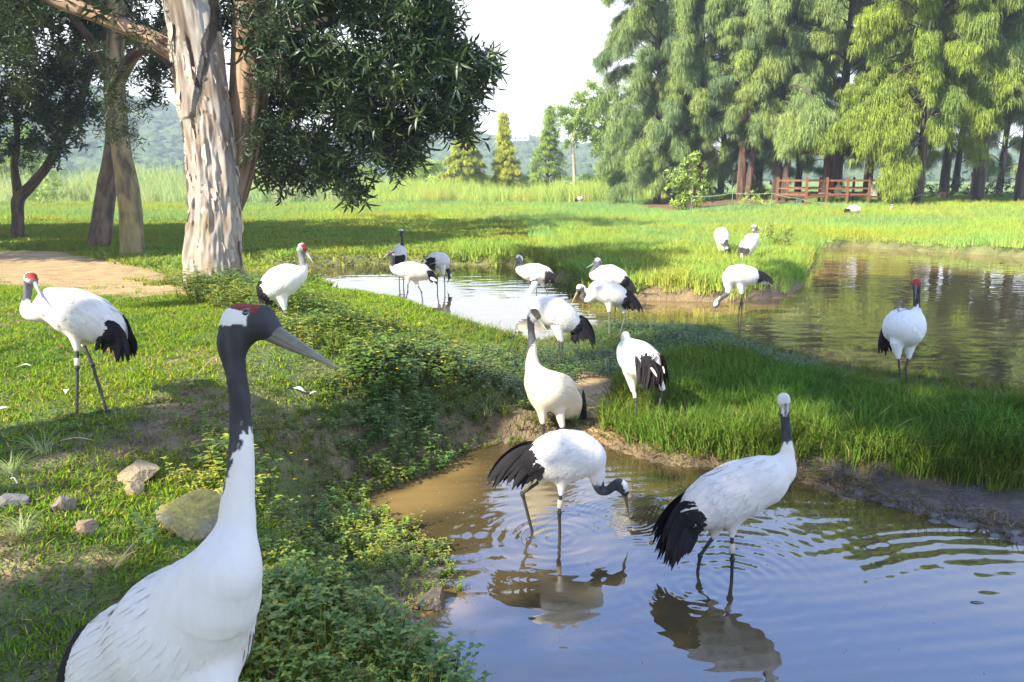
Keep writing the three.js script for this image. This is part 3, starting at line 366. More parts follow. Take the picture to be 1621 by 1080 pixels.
// trees beside and behind the camera, whose shade falls across the ponds
{
  const R = rng(5);
  const out = (label, x, z, h, balls) => { const b = V(x, Math.max(0, ground(x, z)) - .05, z), o = thing('shade_tree', b, label, 'tree'); mesh('trunk', tube([V(0, 0, 0), V(.2, h * .3, .1), V(-.1, h * .6, 0), V(.1, h * .9, .1)], [.34, .27, .2, .08], { seg: 14, rows: 20, wob: rough(.03, 2, .8), col: bark([.2, .14, .1], [.07, .05, .04], 2, .8) }), trunkMat, o); const list = []; for (const [cx, cy, cz, r, n] of balls) { for (let i = 0; i < n; i++) { const d = V(R() - .5, R() - .5, R() - .5).normalize(), p = V(cx - x, cy - b.y, cz - z).addScaledVector(d, r * Math.pow(R(), .4)); list.push({ p, q: turnTo(d.clone().add(V(0, -.6, 0)).normalize(), R() * 6), s: .8 + .5 * R() }); } mesh('limb', tube([V(0, h * .45, 0), V((cx - x) * .5, h * .55 + (cy - h * .55) * .4, (cz - z) * .5), V(cx - x, cy - b.y, cz - z)], [.14, .1, .03], { seg: 8, rows: 10 }), std([.09, .065, .045]), o); } instanced('crown', bigDark[0], crownMat, list, o); };
  out('tall leafy tree left of the near pond, shading the spit', -9.5, -1.2, 20, [[-8.6, 15.5, -1.2, 2.4, 300], [-5.1, 15, -3.6, 2.2, 260], [-5.2, 19, -1.5, 3, 360], [-9, 21, -4, 2.6, 260], [-3.2, 16.5, -2.2, 2.4, 260]]);
  out('broad leafy tree behind the photographer, shading the near water', -8, 7, 15, [[-8, 13, 6, 3.4, 420], [-4.5, 12, 5, 3, 380], [-6, 16, 3.5, 3, 320]]);
  {  // leafy tree beside the lawn: its clumps hang where the dappled shade on the bank comes from
    const b = V(-12.5, ground(-12.5, 2.5) - .05, 2.5), o = thing('shade_tree', b, 'leafy tree left of the lawn, dappling the bank with shade', 'tree'), list = [], limbs = [];
    mesh('trunk', tube([V(0, 0, 0), V(.2, 3, .1), V(.5, 6, -.2), V(1.2, 9, -.6)], [.3, .24, .17, .06], { seg: 14, rows: 20, wob: rough(.03, 2, .8), col: bark([.2, .14, .1], [.07, .05, .04], 2, .8) }), trunkMat, o);
    const spots = [[200, 690, 44], [330, 722, 54], [450, 690, 50], [530, 724, 44], [622, 712, 30], [60, 708, 30], [285, 482, 38], [180, 538, 16], [100, 985, 95], [250, 975, 115], [405, 1000, 80], [525, 1020, 64], [40, 1045, 80], [50, 960, 50], [170, 930, 50], [575, 940, 36], [640, 905, 28], [390, 470, 18]].map(([x, y, r]) => { const g = groundHit(x, y); return [g.p, r * g.t / F]; });
    spots.push([at(300, 985, 2.1), .42], [at(330, 880, 2.1), .26], [at(384, 640, 2.05), .26], [at(400, 510, 2.05), .26]);
    for (const [p, r] of spots) { const hgt = 8.4 + 2.2 * R(), k = (hgt - p.y) / -LIGHT.y, c = p.clone().addScaledVector(LIGHT, -k), n = Math.round(150 * Math.pow(r / .4, 2)) + 6; for (let i = 0; i < n; i++) { const d = V(R() - .5, R() - .5, R() - .5).normalize(), q = c.clone().sub(b).addScaledVector(d, r * Math.pow(R(), .5)); list.push({ p: q, q: turnTo(d.add(V(0, -.6, 0)).normalize(), R() * 6), s: .3 + .25 * R() }); } const e = c.clone().sub(b); limbs.push(tube([V(.4, 5.2, -.1), V(.4, 5.2, -.1).lerp(e, .5).add(V(0, .6, 0)), e], [.08, .05, .012], { seg: 6, rows: 8 })); }
    mesh('limbs', merge(limbs), std([.09, .065, .045]), o).userData.kind = 'stuff'; instanced('crown', broad[0], crownMat, list, o);
  }
  out('tall tree beyond the left edge, shading the meadow', -23, -20, 15, [[-22, 11, -21, 3.4, 620], [-18.5, 13, -22, 2.8, 500], [-25, 12, -23, 3, 500]]);
  out('tall tree far beyond the left edge, shading the far grass', -31, -27, 14, [[-31, 10, -27, 3.6, 620], [-27.5, 12, -29, 3, 500], [-35, 11, -29, 3, 500]]);
  out('spreading tree beyond the left edge, by the forked tree', -20, -27, 13, [[-19, 10, -27, 3, 520], [-22.5, 11, -28, 2.6, 420]]);
}
// feathery drooping trees in a row at the right
const C1 = [[.26, .38, .13], [.32, .45, .15], [.22, .34, .12], [.38, .46, .16]], C2 = [[.28, .40, .07], [.33, .44, .08], [.24, .35, .065], [.36, .44, .10]];
const sprays = [1, 2].map((k) => strands(k, 30, .62, .011, C1, .9, .75)), spraysLit = [3, 4].map((k) => strands(k, 30, .62, .012, C2, .9, .75));
function casuarina(label, px, py, t, h, rad, seed, geos, o = {}) {
  const R = rng(seed), b = at(px, py, t); b.y = ground(b.x, b.z) - .1; const g = thing('casuarina_tree', b, label, 'tree', o.group), lean = V((R() - .5) * .6, 0, (R() - .5) * .4), tr = (u) => V(lean.x * u * u * h * .2, h * u, lean.z * u * u * h * .2);
  mesh('trunk', tube([0, .2, .45, .7, .95].map(tr), [.34, .26, .2, .13, .04].map((v) => v * (o.thick ?? 1)), { seg: 14, rows: 30, wob: rough(.03, 2, .6), col: bark(o.barkCol ?? [.16, .11, .085], [.05, .036, .03], 2, .6) }), trunkMat, g);
  if (o.twin) mesh('trunk', tube([V(.5, 0, .2), V(.75, h * .25, .3), V(.7, h * .5, .2), V(1.3, h * .8, .3)], [.26, .2, .15, .05], { seg: 12, rows: 24, wob: rough(.03, 2, .6), col: bark([.17, .11, .08], [.05, .036, .03], 2, .6) }), trunkMat, g);
  const limbs = [], lists = [[], []], nb = o.nb ?? 46, y0 = o.low ?? .2;
  for (let i = 0; i < nb; i++) {
    const u = y0 + (.98 - y0) * Math.pow((i + R()) / nb, .9), a = i * 2.399 + R() * .9, len = rad * (o.cone ? 1.05 - u : Math.sqrt(Math.max(.05, 1 - Math.pow((u - .45) / .6, 2)))) * (.6 + .6 * R()), d = V(Math.cos(a), 0, Math.sin(a)), s = tr(u), m = s.clone().addScaledVector(d, len * .55).add(V(0, len * .28, 0)), e = s.clone().addScaledVector(d, len).add(V(0, len * (.1 - .35 * R()), 0));
    limbs.push(tube([s, m, e], [.07, .045, .012], { seg: 5, rows: 6 }));
    const cv = new THREE.QuadraticBezierCurve3(s, m, e), n = Math.round((o.per ?? 19) * (1 + len)), f = R(), tint = [lerp(.75, 1.25, f), lerp(.8, 1.15, f), lerp(.85, 1.1, R())];
    for (let k = 0; k < n; k++) { const w = Math.sqrt(R()), q = cv.getPoint(.25 + .75 * w), hang = o.cone ? .3 : 1.3 * R() * R() * (.4 + w); q.add(V((R() - .5) * .75, (R() - .5) * .35 - hang, (R() - .5) * .75)); lists[k % 2].push({ p: q, q: new THREE.Quaternion().setFromAxisAngle(UP, R() * 6), s: (.7 + .6 * R()) * (o.scale ?? 1), c: new THREE.Color().setRGB(...tint) }); }
  }
  for (const [x, y, tt] of o.extra ?? []) { const e = at(x, y, tt).sub(b), s2 = tr(clamp(e.y / h + .12, .15, .95)), m = s2.clone().lerp(e, .55).add(V(0, .9, 0)); limbs.push(tube([s2, m, e], [.08, .05, .012], { seg: 5, rows: 8 })); const cv = new THREE.QuadraticBezierCurve3(s2, m, e), f = R(); for (let k = 0; k < 150; k++) { const w = Math.sqrt(R()), q = cv.getPoint(.35 + .65 * w), hg = 1.5 * R() * R(); q.add(V((R() - .5) * 1.1, (R() - .4) * .6 - hg, (R() - .5) * 1.0)); lists[k % 2].push({ p: q, q: new THREE.Quaternion().setFromAxisAngle(UP, R() * 6), s: .7 + .6 * R(), c: new THREE.Color().setRGB(lerp(.9, 1.2, f), lerp(.9, 1.1, f), .9) }); } }
  mesh('limbs', merge(limbs), std([.10, .075, .06]), g).userData.kind = 'stuff';
  lists.forEach((l, i) => instanced('crown', geos[i % geos.length], o.mat ?? needleMat, l, g));
}
const row = 'feathery drooping trees in a row behind the meadow';
casuarina('leftmost feathery grey green tree, standing at the open sky', 1040, 318, 64, 24, 4.75, 51, sprays, { group: row, low: 0.035, nb: 98 });
casuarina('second feathery tree from the open sky, tall with hanging sprays', 1105, 318, 63, 28, 4.54, 52, sprays, { group: row, low: 0.211, nb: 78 });
casuarina('feathery tree with a red brown trunk left of the wooden deck', 1172, 320, 61, 26, 4.1, 53, sprays, { group: row, low: 0.183, nb: 78, barkCol: [.26, .13, .08], twin: 1 });
casuarina('feathery tree just left of the pavilion roof', 1228, 320, 60, 25, 3.89, 54, sprays, { group: row, low: 0.211, nb: 75, twin: 1, extra: [[1285, 205, 49], [1300, 185, 49], [1265, 215, 50], [1318, 195, 50], [1250, 230, 50], [1345, 212, 50.5]] });
casuarina('feathery tree rising behind the pavilion', 1322, 318, 66, 29, 4.54, 55, sprays, { group: row, low: 0.296, nb: 72, thick: 1.3 });
casuarina('bright green feathery tree hanging low beside the right end of the deck', 1452, 322, 52, 24, 4.64, 56, spraysLit, { group: row, low: .17, nb: 105, per: 21, extra: [[1300, 222, 49], [1330, 205, 49], [1345, 190, 49.5], [1365, 222, 48.5], [1395, 240, 49], [1405, 285, 48], [1425, 295, 48], [1375, 165, 50], [1340, 150, 50], [1385, 195, 48.5], [1415, 215, 48]] });
casuarina('second dark trunk behind the bright green feathery tree', 1492, 320, 60, 28, 4.32, 57, sprays, { group: row, low: 0.239, nb: 70 });
casuarina('feathery tree with a thick dark trunk and spreading root near the right edge', 1545, 322, 56, 25, 4.54, 58, sprays, { group: row, low: 0.296, nb: 70, thick: 1.35 });
casuarina('feathery tree with a leaning brown branch at the right edge', 1612, 324, 54, 25, 4.97, 59, sprays, { group: row, low: 0.239, nb: 75 });
casuarina('feathery tree partly cut off by the right edge', 1690, 322, 58, 25, 4.75, 60, sprays, { group: row, low: 0.176, nb: 65 });
for (const [x, s, l, low] of [[1370, 61, 'dark feathery tree behind the gap right of the pavilion', .2], [1580, 62, 'dark feathery tree between the two rightmost trunks', .12], [1075, 63, 'feathery tree filling the gap behind the yellow green shrub', .06], [1140, 64, 'feathery tree filling the gap behind the red brown trunk', .06], [1200, 65, 'feathery tree seen through the gap left of the pavilion', .1], [1262, 66, 'feathery tree behind the left corner of the pavilion', .12], [1510, 67, 'feathery tree behind the thick dark trunk', .14]]) casuarina(l, x, 316, 78, 26, 5, s, sprays, { group: row, low: low * .75, nb: 50, per: 12, scale: 1.35 });
// cypress like trees and light trees behind the reeds
const Y1 = [[.48, .56, .09], [.55, .58, .09], [.38, .48, .08]], Y2 = [[.56, .62, .09], [.62, .60, .08], [.48, .58, .10]], Gc = [[.32, .48, .09], [.38, .52, .10], [.27, .42, .08]];
const cy = [Y1, Y2, Gc].map((c, i) => [strands(70 + i, 24, .55, .02, c, .9, .55)]);
const cyp = 'cone shaped trees behind the reeds';
casuarina('yellow green cone shaped tree left of the gold one', 735, 300, 86, 8.8, 3.4, 71, cy[0], { cone: 1, low: .08, nb: 90, per: 9, group: cyp, thick: .6 });
casuarina('slim golden cone shaped tree behind the reeds', 801, 300, 88, 9.8, 2.0, 72, cy[1], { cone: 1, low: .08, nb: 90, per: 9, group: cyp, thick: .6 });
casuarina('fresh green cone shaped tree right of the gold one', 866, 300, 86, 10.4, 3.0, 73, cy[2], { cone: 1, low: .08, nb: 74, per: 5, group: cyp, thick: .6 });
const lightSprig = [1, 2].map((k) => sprig(90 + k, 14, .6, .34, .075, [[.24, .38, .06], [.30, .44, .07], [.36, .46, .08]], .3));
function leafy(name, label, cat, px, py, t, trunkList, balls, per, geos, o = {}) { const b = at(px, py, t); b.y = ground(b.x, b.z) - .05; const g = thing(name, b, label, cat, o.group); if (trunkList) stem('trunk', g, trunkList, t, { seg: 10, rows: 20, col: bark(o.bark ?? [.5, .42, .34], [.25, .2, .16], 2, 1) }); crownFrom('crown', g, geos, balls, t, per, o.size ?? 1, { seed: o.seed, drop: o.drop ?? -.1, mat: o.mat }); return g; }
leafy('light_tree', 'light green tree with a slim pale trunk between the cones and the feathery trees', 'tree', 909, 318, 80, [[909, 322, 3], [909, 270, 2.6], [907, 225, 2.2], [915, 180, 1.6], [925, 150, 1]], [[900, 185, 20], [930, 165, 28], [945, 195, 26], [920, 205, 20], [955, 225, 22], [905, 220, 10], [965, 165, 24], [940, 150, 18], [970, 255, 26], [985, 210, 25], [1000, 275, 22], [990, 240, 30], [965, 275, 26], [1015, 290, 26], [1020, 255, 24]], 32, lightSprig, { seed: 5, mat: glowMat });
leafy('shrub', 'yellow green leafy shrub on the bank left of the wooden deck', 'shrub', 1092, 322, 53, [[1095, 326, 2.5], [1096, 290, 2], [1092, 260, 1]], [[1090, 262, 18], [1078, 285, 20], [1105, 285, 22], [1090, 305, 24], [1112, 308, 18], [1075, 308, 18], [1098, 250, 12]], 34, [1, 2].map((k) => sprig(95 + k, 12, .35, .22, .05, [[.26, .38, .045], [.36, .45, .06], [.12, .2, .035]])), { seed: 6, bark: [.2, .14, .1] });
leafy('shrub', 'pale lime bush in front of the left end of the wooden deck', 'shrub', 1193, 328, 50, null, [[1188, 310, 12], [1200, 315, 13], [1212, 320, 10], [1178, 320, 11], [1225, 322, 7]], 60, [sprig(98, 12, .28, .14, .02, [[.27, .36, .06], [.3, .38, .07]])], { seed: 7, drop: .5 });
leafy('shrub', 'yellow green bush in the sunlit grass at the edge of the right hand pond', 'shrub', 1235, 398, groundHit(1235, 400).t, null, [[1232, 376, 17], [1245, 382, 15], [1218, 380, 14], [1235, 390, 16], [1215, 366, 8], [1225, 360, 6]], 170, [sprig(99, 14, .24, .085, .014, [[.24, .3, .04], [.3, .33, .05]])], { seed: 8, drop: .5 });
leafy('shrub', 'bright green rounded bush in the reeds behind the forked tree', 'shrub', 75, 318, 62, null, [[75, 290, 24], [90, 300, 20], [60, 305, 22], [80, 275, 14]], 34, [sprig(100, 12, .34, .18, .03, [[.24, .36, .05], [.3, .4, .06]])], { seed: 9, drop: .4 });
for (const [x, y, r, l, s] of [[15, 230, 40, 'dark leafy tree low at the far left edge', 1], [660, 262, 30, 'hazy green tree behind the reeds below the big crown', 2], [440, 270, 40, 'light green tree behind the reeds right of the big trunk', 3], [575, 285, 24, 'pale green bush behind the reeds under the big crown', 4]]) leafy('light_tree', l, 'tree', x, 322, 92, [[x, 330, 3], [x, y + 20, 2], [x, y, 1]], [[x, y, r], [x + r * .6, y + r * .5, r * .8], [x - r * .6, y + r * .4, r * .8], [x + r * .2, y + r, r * .8]], 26, lightSprig, { seed: 20 + s, mat: glowMat });

for (const [x, w, l, k] of [[705, 34, 'pale green bush in the reeds left of the cone shaped trees', 1], [770, 30, 'pale green bush between the yellow green and the gold cone', 2], [835, 26, 'pale green bush between the gold and the fresh green cone', 3], [945, 40, 'fresh green bush behind the reeds under the slim pale tree', 4]]) leafy('shrub', l, 'shrub', x, 318, 90, null, [[x, 292, w * .6], [x + w * .6, 298, w * .5], [x - w * .6, 297, w * .5], [x, 305, w * .7]], 26, lightSprig, { seed: 40 + k, drop: .3 });
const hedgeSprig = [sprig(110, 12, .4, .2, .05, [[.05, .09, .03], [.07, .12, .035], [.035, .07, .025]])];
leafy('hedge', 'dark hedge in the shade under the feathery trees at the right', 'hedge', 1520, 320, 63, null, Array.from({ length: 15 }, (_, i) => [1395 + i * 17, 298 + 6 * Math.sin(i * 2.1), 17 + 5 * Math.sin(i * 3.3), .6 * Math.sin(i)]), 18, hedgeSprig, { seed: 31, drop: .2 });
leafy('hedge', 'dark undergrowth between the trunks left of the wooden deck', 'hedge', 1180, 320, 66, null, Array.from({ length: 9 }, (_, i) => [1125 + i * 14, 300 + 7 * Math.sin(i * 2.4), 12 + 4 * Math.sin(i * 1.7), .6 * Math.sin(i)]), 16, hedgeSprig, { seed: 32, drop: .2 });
// ---------- hills, pavilion, deck, rails ----------
{
  const hillH = (x, z) => { const a = Math.atan2(x, -z), d = Math.hypot(x, z), k = ss(330, 640, d); return k * (25 + 40 * ss(-.12, -.5, a) + 4 * Math.sin(a * 7 + 1) + 6 * noise3(a * 12, 3, 2) + 6 * ss(640, 900, d)) - 3; };
  const pos = [], idx = [], col = [], NA = 180, ND = 26;
  for (let j = 0; j <= ND; j++) for (let i = 0; i <= NA; i++) { const a = lerp(-1.0, 1.0, i / NA), d = lerp(325, 900, j / ND), x = Math.sin(a) * d, z = -Math.cos(a) * d; pos.push(x, hillH(x, z), z); const f = noise3(x * .02, 1, z * .02); col.push(.05 + .015 * f, .09 + .02 * f, .035); }
  for (let j = 0; j < ND; j++) for (let i = 0; i < NA; i++) { const A = j * (NA + 1) + i; idx.push(A, A + 1, A + NA + 1, A + 1, A + NA + 2, A + NA + 1); }
  tag(structure('hills', geo(pos, idx, { col }), std([1, 1, 1], { vertexColors: true })), 'wooded hills in the haze');
  const R = rng(15), lists = [[], []], crowns = [1, 2].map((s) => { const g = new THREE.IcosahedronGeometry(1, 3), p = g.attributes.position; for (let i = 0; i < p.count; i++) { const v = V(p.getX(i), p.getY(i), p.getZ(i)), k = 1 + .28 * noise3(v.x * 2 + s * 9, v.y * 2, v.z * 2) + .2 * noise3(v.x * 5 + s, v.y * 5, v.z * 5); p.setXYZ(i, v.x * k, v.y * k * .9, v.z * k); } g.computeVertexNormals(); return g; });
  for (let i = 0; i < 15000; i++) { const a = lerp(-.75, .75, R()), d = 340 + 420 * R(), x = Math.sin(a) * d, z = -Math.cos(a) * d, s = 2.6 + 3.4 * R(), f = R(); lists[i % 2].push({ p: V(x, hillH(x, z) + s * .35, z), q: new THREE.Quaternion().setFromAxisAngle(UP, R() * 6), s: V(s, s * (.8 + .5 * R()), s), c: new THREE.Color().setRGB(lerp(.035, .085, f), lerp(.075, .13, f), .035) }); }
  lists.forEach((l, i) => tag(instanced('hill_forest', crowns[i], std([1, 1, 1]), l), 'woods covering the far hills'));
  // white house on the hill
  const t = 520, c = at(823, 222, t), h = thing('house', V(c.x, hillH(c.x, c.z) - 1, c.z), 'white flat roofed house among trees on the far hill', 'house'), wm = std([.8, .78, .74]), y0 = c.y - h.position.y - 3;
  mesh('wall', boxAt(-5, 6, y0, y0 + 6.5, -3, 3), wm, h); mesh('wall', boxAt(-11, -5.003, y0 - 1.5, y0 + 4, -2.5, 3.2), wm, h); mesh('roof', boxAt(-5.4, 6.4, y0 + 6.5, y0 + 7, -3.4, 3.4), std([.6, .55, .5]), h); mesh('roof', boxAt(-11.3, -5.41, y0 + 4, y0 + 4.4, -2.9, 3.5), std([.6, .55, .5]), h);
  for (const [x, y] of [[-3, 4], [0, 4], [3.4, 4], [-3, 1], [0, 1], [3.4, 1], [-9, 1.4], [-7, 1.4]]) mesh('window', boxAt(x - .6, x + .6, y0 + y - .7, y0 + y + .9, 2.6, x < -5 ? 3.26 : 3.06), std([.1, .13, .16], { roughness: .2 }), h);
  mesh('base', boxAt(-10.5, 5.5, -2, y0 - 1.5, -2.3, 2.6), wm, h);
}
const wood = (c) => std(c, { roughness: .8, map: woodTex });
const woodTex = (() => { const n = 128, d = new Uint8Array(n * n * 4); for (let j = 0; j < n; j++) for (let i = 0; i < n; i++) { const v = 190 + 45 * noise3(i * .35, j * .03, 2) + 18 * noise3(i, j * .2, 7), q = clamp(v, 0, 255); d.set([q, q, q, 255], (j * n + i) * 4); } const t = new THREE.DataTexture(d, n, n); t.wrapS = t.wrapT = THREE.RepeatWrapping; t.magFilter = THREE.LinearFilter; t.colorSpace = THREE.SRGBColorSpace; t.needsUpdate = true; return t; })();
const beam = (a, b, w, h) => { const d = b.clone().sub(a), g = new THREE.BoxGeometry(w, h, d.length()), q = new THREE.Quaternion().setFromUnitVectors(V(0, 0, 1), d.clone().normalize()); g.applyQuaternion(q); const m = a.clone().add(b).multiplyScalar(.5); return g.translate(m.x, m.y, m.z); };
// wooden deck with rails, pavilion on it
{
  const T = 50, p0 = at(1290, 314, T), fy = at(1290, 311, T).y, gy = ground(p0.x, p0.z) - .1, d = thing('wooden_deck', V(p0.x, gy, p0.z), 'raised brown wooden deck with post and rail fence under the trees', 'deck'), L = (px, py, t = T) => at(px, py, t).sub(d.position), rw = wood([.42, .20, .09]), rd = wood([.30, .15, .075]), fl = fy - gy;
  const front = [[1230, 51], [1276, 49.2], [1308, 50], [1341, 50], [1375.5, 50]], back = [[1246, 55], [1297, 55], [1350, 55], [1392, 55], [1394, 51.6]];
  const place = ([x, t]) => { const q = at(x, 311, t).sub(d.position); q.y = fl; return q; };
  for (const list of [front, back]) {
    list.forEach((f) => { const q = place(f), h = 1.15; mesh('post', boxAt(q.x - .07, q.x + .07, -.2, fl + h, q.z - .07, q.z + .07), rw, d); mesh('post_cap', new THREE.ConeGeometry(.11, .1, 4).rotateY(.785).translate(q.x, fl + h + .05, q.z), rd, d); });
    for (let i = 0; i < list.length - 1; i++) { const a = place(list[i]), b = place(list[i + 1]); for (const [y, w] of [[1.0, .11], [.5, .10], [.12, .12]]) mesh('rail', beam(a.clone().add(V(0, y, .0)), b.clone().add(V(0, y, .0)), .05, w), rw, d); }
  }
  for (let k = 0; k < 5; k++) { const a = place([front[0][0], 51 + k]), b = place([front[4][0] + 16, 50 + k]); mesh('deck_board', beam(a.clone().add(V(0, -.05, -.4)), b.clone().add(V(0, -.05, -.4)), .96, .06), rd, d); }
  mesh('panel', beam(L(1378, 301, 51), L(1389, 301, 51), .06, .75), std([.66, .62, .56]), d);
  const pv = thing('pavilion', V(p0.x, gy, p0.z), 'dark roofed pavilion standing on the wooden deck among the trunks', 'pavilion'), dk = wood([.10, .06, .045]), eave = at(1330, 238, 52).y - gy;
  for (const [x, t] of [[1305.5, 52], [1325, 53], [1375, 52], [1311, 57], [1372, 57]]) { const q = at(x, 300, t).sub(pv.position); mesh('column', new THREE.CylinderGeometry(.2, .22, eave - fl, 12).translate(q.x, (eave + fl) / 2, q.z), wood([.15, .07, .05]), pv); mesh('column_foot', boxAt(q.x - .3, q.x + .3, fl, fl + .18, q.z - .3, q.z + .3), std([.3, .28, .26]), pv); }
  const A = at(1282, 238, 51.2).sub(pv.position), B = at(1384, 238, 51.2).sub(pv.position), w = B.x - A.x, zc = A.z - w * .42;
  const rf = new THREE.CylinderGeometry(.35, w * .74, 1.3, 4, 1).rotateY(.785).translate((A.x + B.x) / 2, eave + .76, zc); mesh('roof', rf, wood([.12, .07, .05]), pv);
  mesh('eave', boxAt(A.x - .1, B.x + .1, eave - .22, eave + .1, zc - w * .52, zc + w * .525), dk, pv);
  const cr = (x, y, t) => at(x, y, t).setY(fy); // things standing on the deck
  const q = cr(1307, 310, 53);
  for (let k = 0; k < 3; k++) { const c = thing('plastic_crate', V(q.x, fy - .02 + k * .33, q.z), ['red plastic crate at the bottom of the stack on the wooden deck', 'red plastic crate in the middle of the stack on the wooden deck', 'red plastic crate on top of the stack on the wooden deck'][k], 'crate'), m = std([.55, .04, .03], { roughness: .5 }); mesh('base', boxAt(-.4, .4, 0, .04, -.25, .25), m, c); for (const y of [.08, .18]) for (const z of [-.235, .235]) mesh('side_slat', boxAt(-.4, .4, y, y + .07, z - .015, z + .015), m, c); for (const x of [-.385, .385]) mesh('end_panel', boxAt(x - .015, x + .015, .041, .27, -.219, .219), m, c); mesh('rim', merge([boxAt(-.43, .43, .275, .325, .222, .27), boxAt(-.43, .43, .275, .325, -.27, -.222), boxAt(-.43, -.37, .275, .325, -.221, .221), boxAt(.37, .43, .275, .325, -.221, .221)]), m, c); }
  const sk = cr(1326, 310, 52.4), sg = new THREE.SphereGeometry(1, 20, 14), sp = sg.attributes.position; for (let i = 0; i < sp.count; i++) { const x = sp.getX(i), y = sp.getY(i), z = sp.getZ(i), k = 1 + .12 * noise3(x * 3, y * 3, z * 3); sp.setXYZ(i, x * .26 * k * (1 - .3 * Math.max(0, y)), .4 + y * .42, z * .2 * k); } sg.computeVertexNormals();
  const sack = thing('sack', V(sk.x, fy - .02, sk.z), 'pale cream sack standing upright on the wooden deck', 'sack'); mesh('bag', sg, std([.58, .44, .32]), sack); mesh('neck', new THREE.CylinderGeometry(.11, .06, .16, 12).translate(0, .86, 0), std([.55, .42, .3]), sack);
}
// thin rope fence with stakes in front of the deck
{
  const pts = [[1095, 312], [1160, 306], [1222, 306], [1262, 314], [1300, 321], [1335, 323], [1371, 323], [1412, 318], [1460, 308]].map(([x, y], i) => at(x, y, 47.5 + (i > 6 ? 2 : 0))), b = pts[3].clone(); b.y = ground(b.x, b.z); const o = thing('rope_fence', b, 'thin green rope strung between stakes along the bank below the deck', 'fence'), m = std([.16, .24, .16]);
  pts.forEach((p, i) => { const y = ground(p.x, p.z), q = p.clone().sub(b); mesh('stake', new THREE.CylinderGeometry(.022, .028, Math.max(.4, p.y - y + .1), 6).translate(q.x, (p.y + y) / 2 - b.y, q.z), m, o); if (i) { const a = pts[i - 1].clone().sub(b), mid = a.clone().lerp(q, .5).add(V(0, -.06, 0)); mesh('rope', tube([a, mid, q], [.016, .016, .016], { seg: 5, rows: 8 }), std([.3, .45, .3]), o); } });
}
// white roadside railing behind the reeds
for (const [x0, x1, l] of [[-40, 300, 'long white railing behind the reeds at the left'], [560, 760, 'white railing behind the reeds left of the cone shaped trees'], [830, 930, 'white railing behind the reeds right of the golden tree']]) {
  const t = 96, a = at(x0, 290, t), b = at(x1, 290, t), gy = ground(a.x, a.z), o = thing('white_railing', V(a.x, gy, a.z), l, 'railing', 'white railings behind the reeds'), m = std([.8, .79, .76]), n = Math.max(3, Math.round((b.x - a.x) / 2.6));
  for (let i = 0; i <= n; i++) { const x = (b.x - a.x) * i / n; mesh('post', boxAt(x - .07, x + .07, 0, a.y - gy + .05, -.07, .07), m, o); }
  for (const f of [0, .35, .7]) mesh('rail', boxAt(-.1, b.x - a.x + .1, a.y - gy - f - .06, a.y - gy - f + .06, .08, .14), m, o);
}
// camera on a green pole
{
  const t = 66, a = at(1000, 320, t), gy = ground(a.x, a.z), top = at(1000, 240, t).y - gy, o = thing('camera_pole', V(a.x, gy, a.z), 'white camera housing on a green pole in front of the feathery trees', 'camera pole');
  mesh('pole', new THREE.CylinderGeometry(.09, .1, top, 12).translate(0, top / 2, 0), std([.03, .26, .16], { roughness: .5 }), o); mesh('arm', boxAt(-.62, .1, top, top + .09, -.05, .05), std([.7, .72, .72]), o); mesh('housing', new THREE.CapsuleGeometry(.24, .3, 6, 14).translate(-.5, top - .4, 0), std([.82, .84, .85], { roughness: .4 }), o); mesh('box', boxAt(-.02, .3, top + .1, top + .4, -.12, .12), std([.8, .82, .83], { roughness: .4 }), o);
}
// ---------- cranes ----------
const featherMat = new THREE.MeshStandardMaterial({ vertexColors: true, roughness: .78, side: THREE.DoubleSide });
const bodyMat = new THREE.MeshStandardMaterial({ vertexColors: true, roughness: .82 });
const plumeMat = new THREE.MeshPhysicalMaterial({ vertexColors: true, roughness: .8, specularIntensity: .4, side: THREE.DoubleSide });
const legMat = new THREE.MeshStandardMaterial({ vertexColors: true, roughness: .6 });
const billMat = new THREE.MeshStandardMaterial({ vertexColors: true, roughness: .45 });
const eyeMat = new THREE.MeshPhysicalMaterial({ color: new THREE.Color().setRGB(.03, .015, .008), roughness: .08, clearcoat: 1 });
const bandMat = std([.62, .55, .40], { roughness: .5 });

